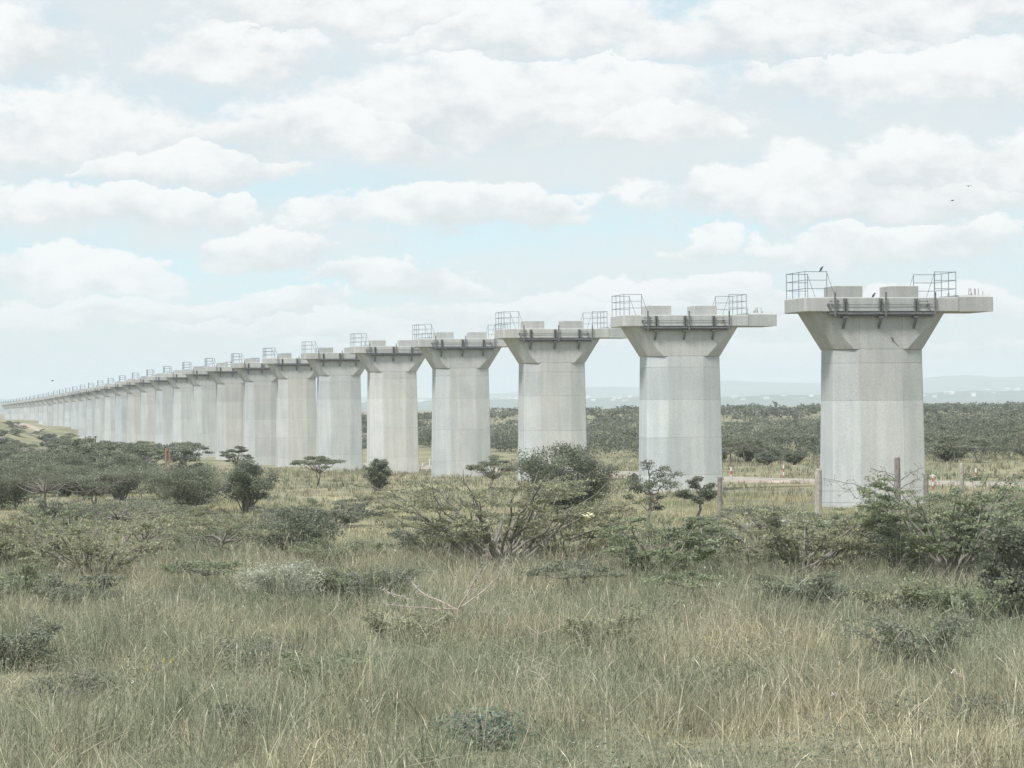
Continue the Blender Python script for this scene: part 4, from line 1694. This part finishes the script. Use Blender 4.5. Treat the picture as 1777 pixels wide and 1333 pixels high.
def bleached_branch():
    d = on_ground(800, 1095)[1]
    base = Vector(on_ground(800, 1095))
    root = empty("dead_branch", base)
    tag(root, "bleached forked thorny dead branch in the middle of the foreground grass", "branch")
    p = Plant(17)

    def P3(px, py, dd=0):
        return np.array(ray(px, py, d + dd)) - np.array(base)
    fork = P3(795, 1058)
    p.tube(p.path((0, 0, -.1), fork, 0, 6, .02), .04, .032, 6)
    th = []
    arms = [[(790, 1052), (820, 1015), (840, 980), (848, 945)], [(800, 1054), (840, 1025), (866, 1000), (878, 968)],
            [(785, 1052), (755, 1040), (735, 1030), (714, 1010)], [(790, 1068), (750, 1056), (700, 1052), (664, 1048)],
            [(714, 1040), (690, 1034), (660, 1022)], [(800, 1078), (835, 1062), (900, 1066)]]
    for k, arm in enumerate(arms):
        pts = [P3(x, y, (k % 3 - 1) * .25 * j) for j, (x, y) in enumerate(arm)]
        if k < 4:
            pts[0] = fork
        Q = []
        for a, b in zip(pts[:-1], pts[1:]):
            Q += [a + (b - a) * t for t in (0, .33, .66)]
        Q = np.array(Q + [pts[-1]])
        Q[1:-1] += p.r.normal(0, .008, (len(Q) - 2, 3))
        p.tube(Q, .019 if k < 4 else .012, .006, 5)
        for j in range(60):
            c = Q[0] + 0
            f = p.r.uniform(.15, 1) * (len(Q) - 1)
            i0 = min(len(Q) - 2, int(f))
            c = Q[i0] + (Q[i0 + 1] - Q[i0]) * (f - i0)
            e = p.r.normal(0, 1, 3)
            e /= np.linalg.norm(e)
            th.append((c, c + e * p.r.uniform(.06, .13)))
    mesh_obj("branches", np_mesh("branches", np.concatenate(p.tv), np.concatenate(p.tq), smooth=True), M['deadwood'], root)
    t = Plant(18)
    for a, b in th:
        t.tube([a, (a + b) / 2, b], .008, .003, 3)
    mesh_obj("thorns", np_mesh("thorns", np.concatenate(t.tv), np.concatenate(t.tq)), M['thorn'], root)["kind"] = "stuff"


bleached_branch()


def yellow_bag():
    x, y, z = ray(1019, 896, 76.5)
    r = np.random.RandomState(4)
    bm = bmesh.new()
    bmesh.ops.create_icosphere(bm, subdivisions=3, radius=1)
    for v in bm.verts:
        p = v.co.copy()
        n = fbm(np.array([p.x * 3 + 9]), np.array([p.z * 3 + p.y * 2]), 1.0, 90)[0] - .5
        v.co = Vector((p.x * .20, p.y * .11, p.z * .10)) * (1 + 1.1 * n)
        if abs(p.x + .25) < .22 and p.z > -.2:
            v.co.z *= .35
    o = mesh_obj("plastic_bag", bm_mesh("plastic_bag", bm), M['yellow'], None, (x, y, z))
    tag(o, "crumpled pale yellow plastic bag caught in the bushes", "bag")


yellow_bag()


def bird(px, py, dist, size, label, flying=False, rz=0.0):
    x, y, z = ray(px, py, dist)
    root = empty("bird", (x, y, z), rz)
    tag(root, label, "bird", "birds about the nearest pier")
    bm = bmesh.new()
    n = 8
    prof = [(-.55, .02), (-.35, .10), (-.1, .20), (.15, .22), (.32, .15), (.40, .13), (.50, .14), (.60, .09), (.66, .03), (.80, .008)]
    tilt = 0.15 if flying else 0.95
    rings = []
    for a, rr in prof:
        c = Vector((a * math.cos(tilt), 0, a * math.sin(tilt)))
        if a > .36 and not flying:
            c = Vector((.36 * math.cos(tilt) + (a - .36) * .9, 0, .36 * math.sin(tilt) + .10 + (a - .36) * .1))
        ax = Vector((-math.sin(tilt), 0, math.cos(tilt))) if (a <= .36 or flying) else Vector((0, 0, 1))
        rings.append([(c + Vector((0, 1, 0)) * math.cos(t) * rr + ax * math.sin(t) * rr) * size for t in [2 * math.pi * j / n for j in range(n)]])
    loft(bm, rings)
    mesh_obj("body", bm_mesh("body", bm, 0, True), M['bird'], root)
    for s in (-1, 1):
        bm = bmesh.new()
        if flying:
            pts = [(.25, .15 * s, .08), (.30, .7 * s, .30), (.05, 1.25 * s, .22), (-.05, .7 * s, .24), (-.15, .15 * s, .05)]
        else:
            pts = [(.25, .20 * s, .32), (.05, .25 * s, .12), (-.30, .14 * s, -.40), (-.38, .08 * s, -.52), (-.12, .20 * s, .0)]
        top = [bm.verts.new(Vector(p) * size) for p in pts]
        bot = [bm.verts.new((Vector(p) - Vector((0, -.02 * s, .03))) * size) for p in pts]
        bm.faces.new(top)
        bm.faces.new(bot[::-1])
        for k in range(5):
            bm.faces.new((top[k], bot[k], bot[(k + 1) % 5], top[(k + 1) % 5]))
        mesh_obj("wing", bm_mesh("wing", bm), M['bird'], root)
        if not flying:
            bm = bmesh.new()
            add_bar(bm, Vector((-.05, .07 * s, -.1)) * size, Vector((0, .07 * s, -.36)) * size, .018 * size, 4)
            mesh_obj("leg", bm_mesh("leg", bm), M['bird'], root)


cxp, cyp = pier_pos(0)
H0 = EYE + head_height(0)


def pier_local(lx, ly):
    return cxp + lx * math.cos(ROW_A) - ly * math.sin(ROW_A), cyp + lx * math.sin(ROW_A) + ly * math.cos(ROW_A)


def perched(lx, ly, z, label, rz):
    x, y = pier_local(lx, ly)
    size = .26
    root0 = len(bpy.data.objects)
    bird(0, 0, 10, size, label, False, rz)
    for o in bpy.data.objects:
        if o.get("label") == label:
            o.location = (x, y, z + .36 * size)


perched(-3.0, -1.34, H0 + .682 + 1.24, "dark bird perched on the left guard railing of the nearest pier", .4)
perched(-.30, -1.1, H0 + .685, "dark bird standing on the nearest pier cap between the two pedestals", .2)
bird(1653, 348, 260, .28, "lower one of two tiny birds flying before the white cloud", True, .5)
bird(1681, 323, 260, .30, "upper one of two tiny birds flying before the white cloud", True, 1.2)
bird(91, 661, 300, .28, "tiny bird flying above the far left piers", True, .3)


# ------------------------------------------------------------------ distant town
def town():
    r = random.Random(8)
    spots = [(860, 688, 10), (872, 691, 7), (884, 687, 6), (896, 690, 8), (1018, 690, 12), (1030, 694, 7), (1042, 688, 6), (1072, 690, 15), (1064, 693, 8),
             (1086, 694, 10), (1094, 688, 6), (1275, 688, 9), (1290, 691, 7), (1330, 690, 10), (1360, 687, 8), (1392, 691, 7), (1408, 688, 6),
             (1604, 686, 6), (1622, 688, 7), (1646, 680, 14), (1652, 682, 8), (1690, 683, 8), (1712, 676, 13), (1724, 682, 9), (1738, 686, 7),
             (1748, 673, 10), (1766, 675, 8), (740, 693, 7), (730, 696, 9), (630, 697, 6)]
    for k, (px, py, w) in enumerate(spots):
        u, v = level(px, py + 2)
        for d in np.linspace(5100, 6000, 200):
            x, y, z = u / F_PX * d, d, EYE + d * (v / F_PX + PITCH)
            g = ridge_z(px, (d - 6000) / 900.0)
            if z <= g:
                break
        z = g
        s = F_PX / d
        W, Dp, Hh = w / s, w / s * .7, r.uniform(1.6, 3.6) / s
        root = empty("distant_building", (x, y, g), r.uniform(-.5, .5))
        tag(root, "pale distant building of the town on the plain before the hills", "building", "buildings of the distant town")
        bm = bmesh.new()
        add_box(bm, -W / 2, W / 2, -Dp / 2, Dp / 2, -4, Hh)
        mesh_obj("wall", bm_mesh("wall", bm), M['house'], root)
        bm = bmesh.new()
        zt = Hh + .01
        ov = W * .04
        loft(bm, [[(-W / 2 - ov, -Dp / 2 - ov, zt), (W / 2 + ov, -Dp / 2 - ov, zt), (W / 2 + ov, Dp / 2 + ov, zt), (-W / 2 - ov, Dp / 2 + ov, zt)],
                  [(-W / 2 - ov, -.02, zt + Hh * .35), (W / 2 + ov, -.02, zt + Hh * .35), (W / 2 + ov, .02, zt + Hh * .35), (-W / 2 - ov, .02, zt + Hh * .35)]])
        mesh_obj("roof", bm_mesh("roof", bm), M['house'] if k % 3 else M['roof'], root)


town()


# ------------------------------------------------------------------ air
def haze():
    bm = bmesh.new()
    add_box(bm, -14900, 14900, -9400, 14900, -21.0, 135.0)
    me = bm_mesh("haze", bm)
    mt = bpy.data.materials.new("haze_air")
    mt.use_nodes = True
    nt = mt.node_tree
    nt.nodes.clear()
    v = nt.nodes.new('ShaderNodeVolumePrincipled')
    v.inputs['Color'].default_value = (0.84, 0.915, 1.0, 1)
    v.inputs['Density'].default_value = 0.00017
    v.inputs['Anisotropy'].default_value = 0.0
    out = nt.nodes.new('ShaderNodeOutputMaterial')
    nt.links.new(v.outputs[0], out.inputs['Volume'])
    o = mesh_obj("haze", me, mt)
    tag(o, "thin pale blue haze over the whole plain", kind='stuff')


haze()
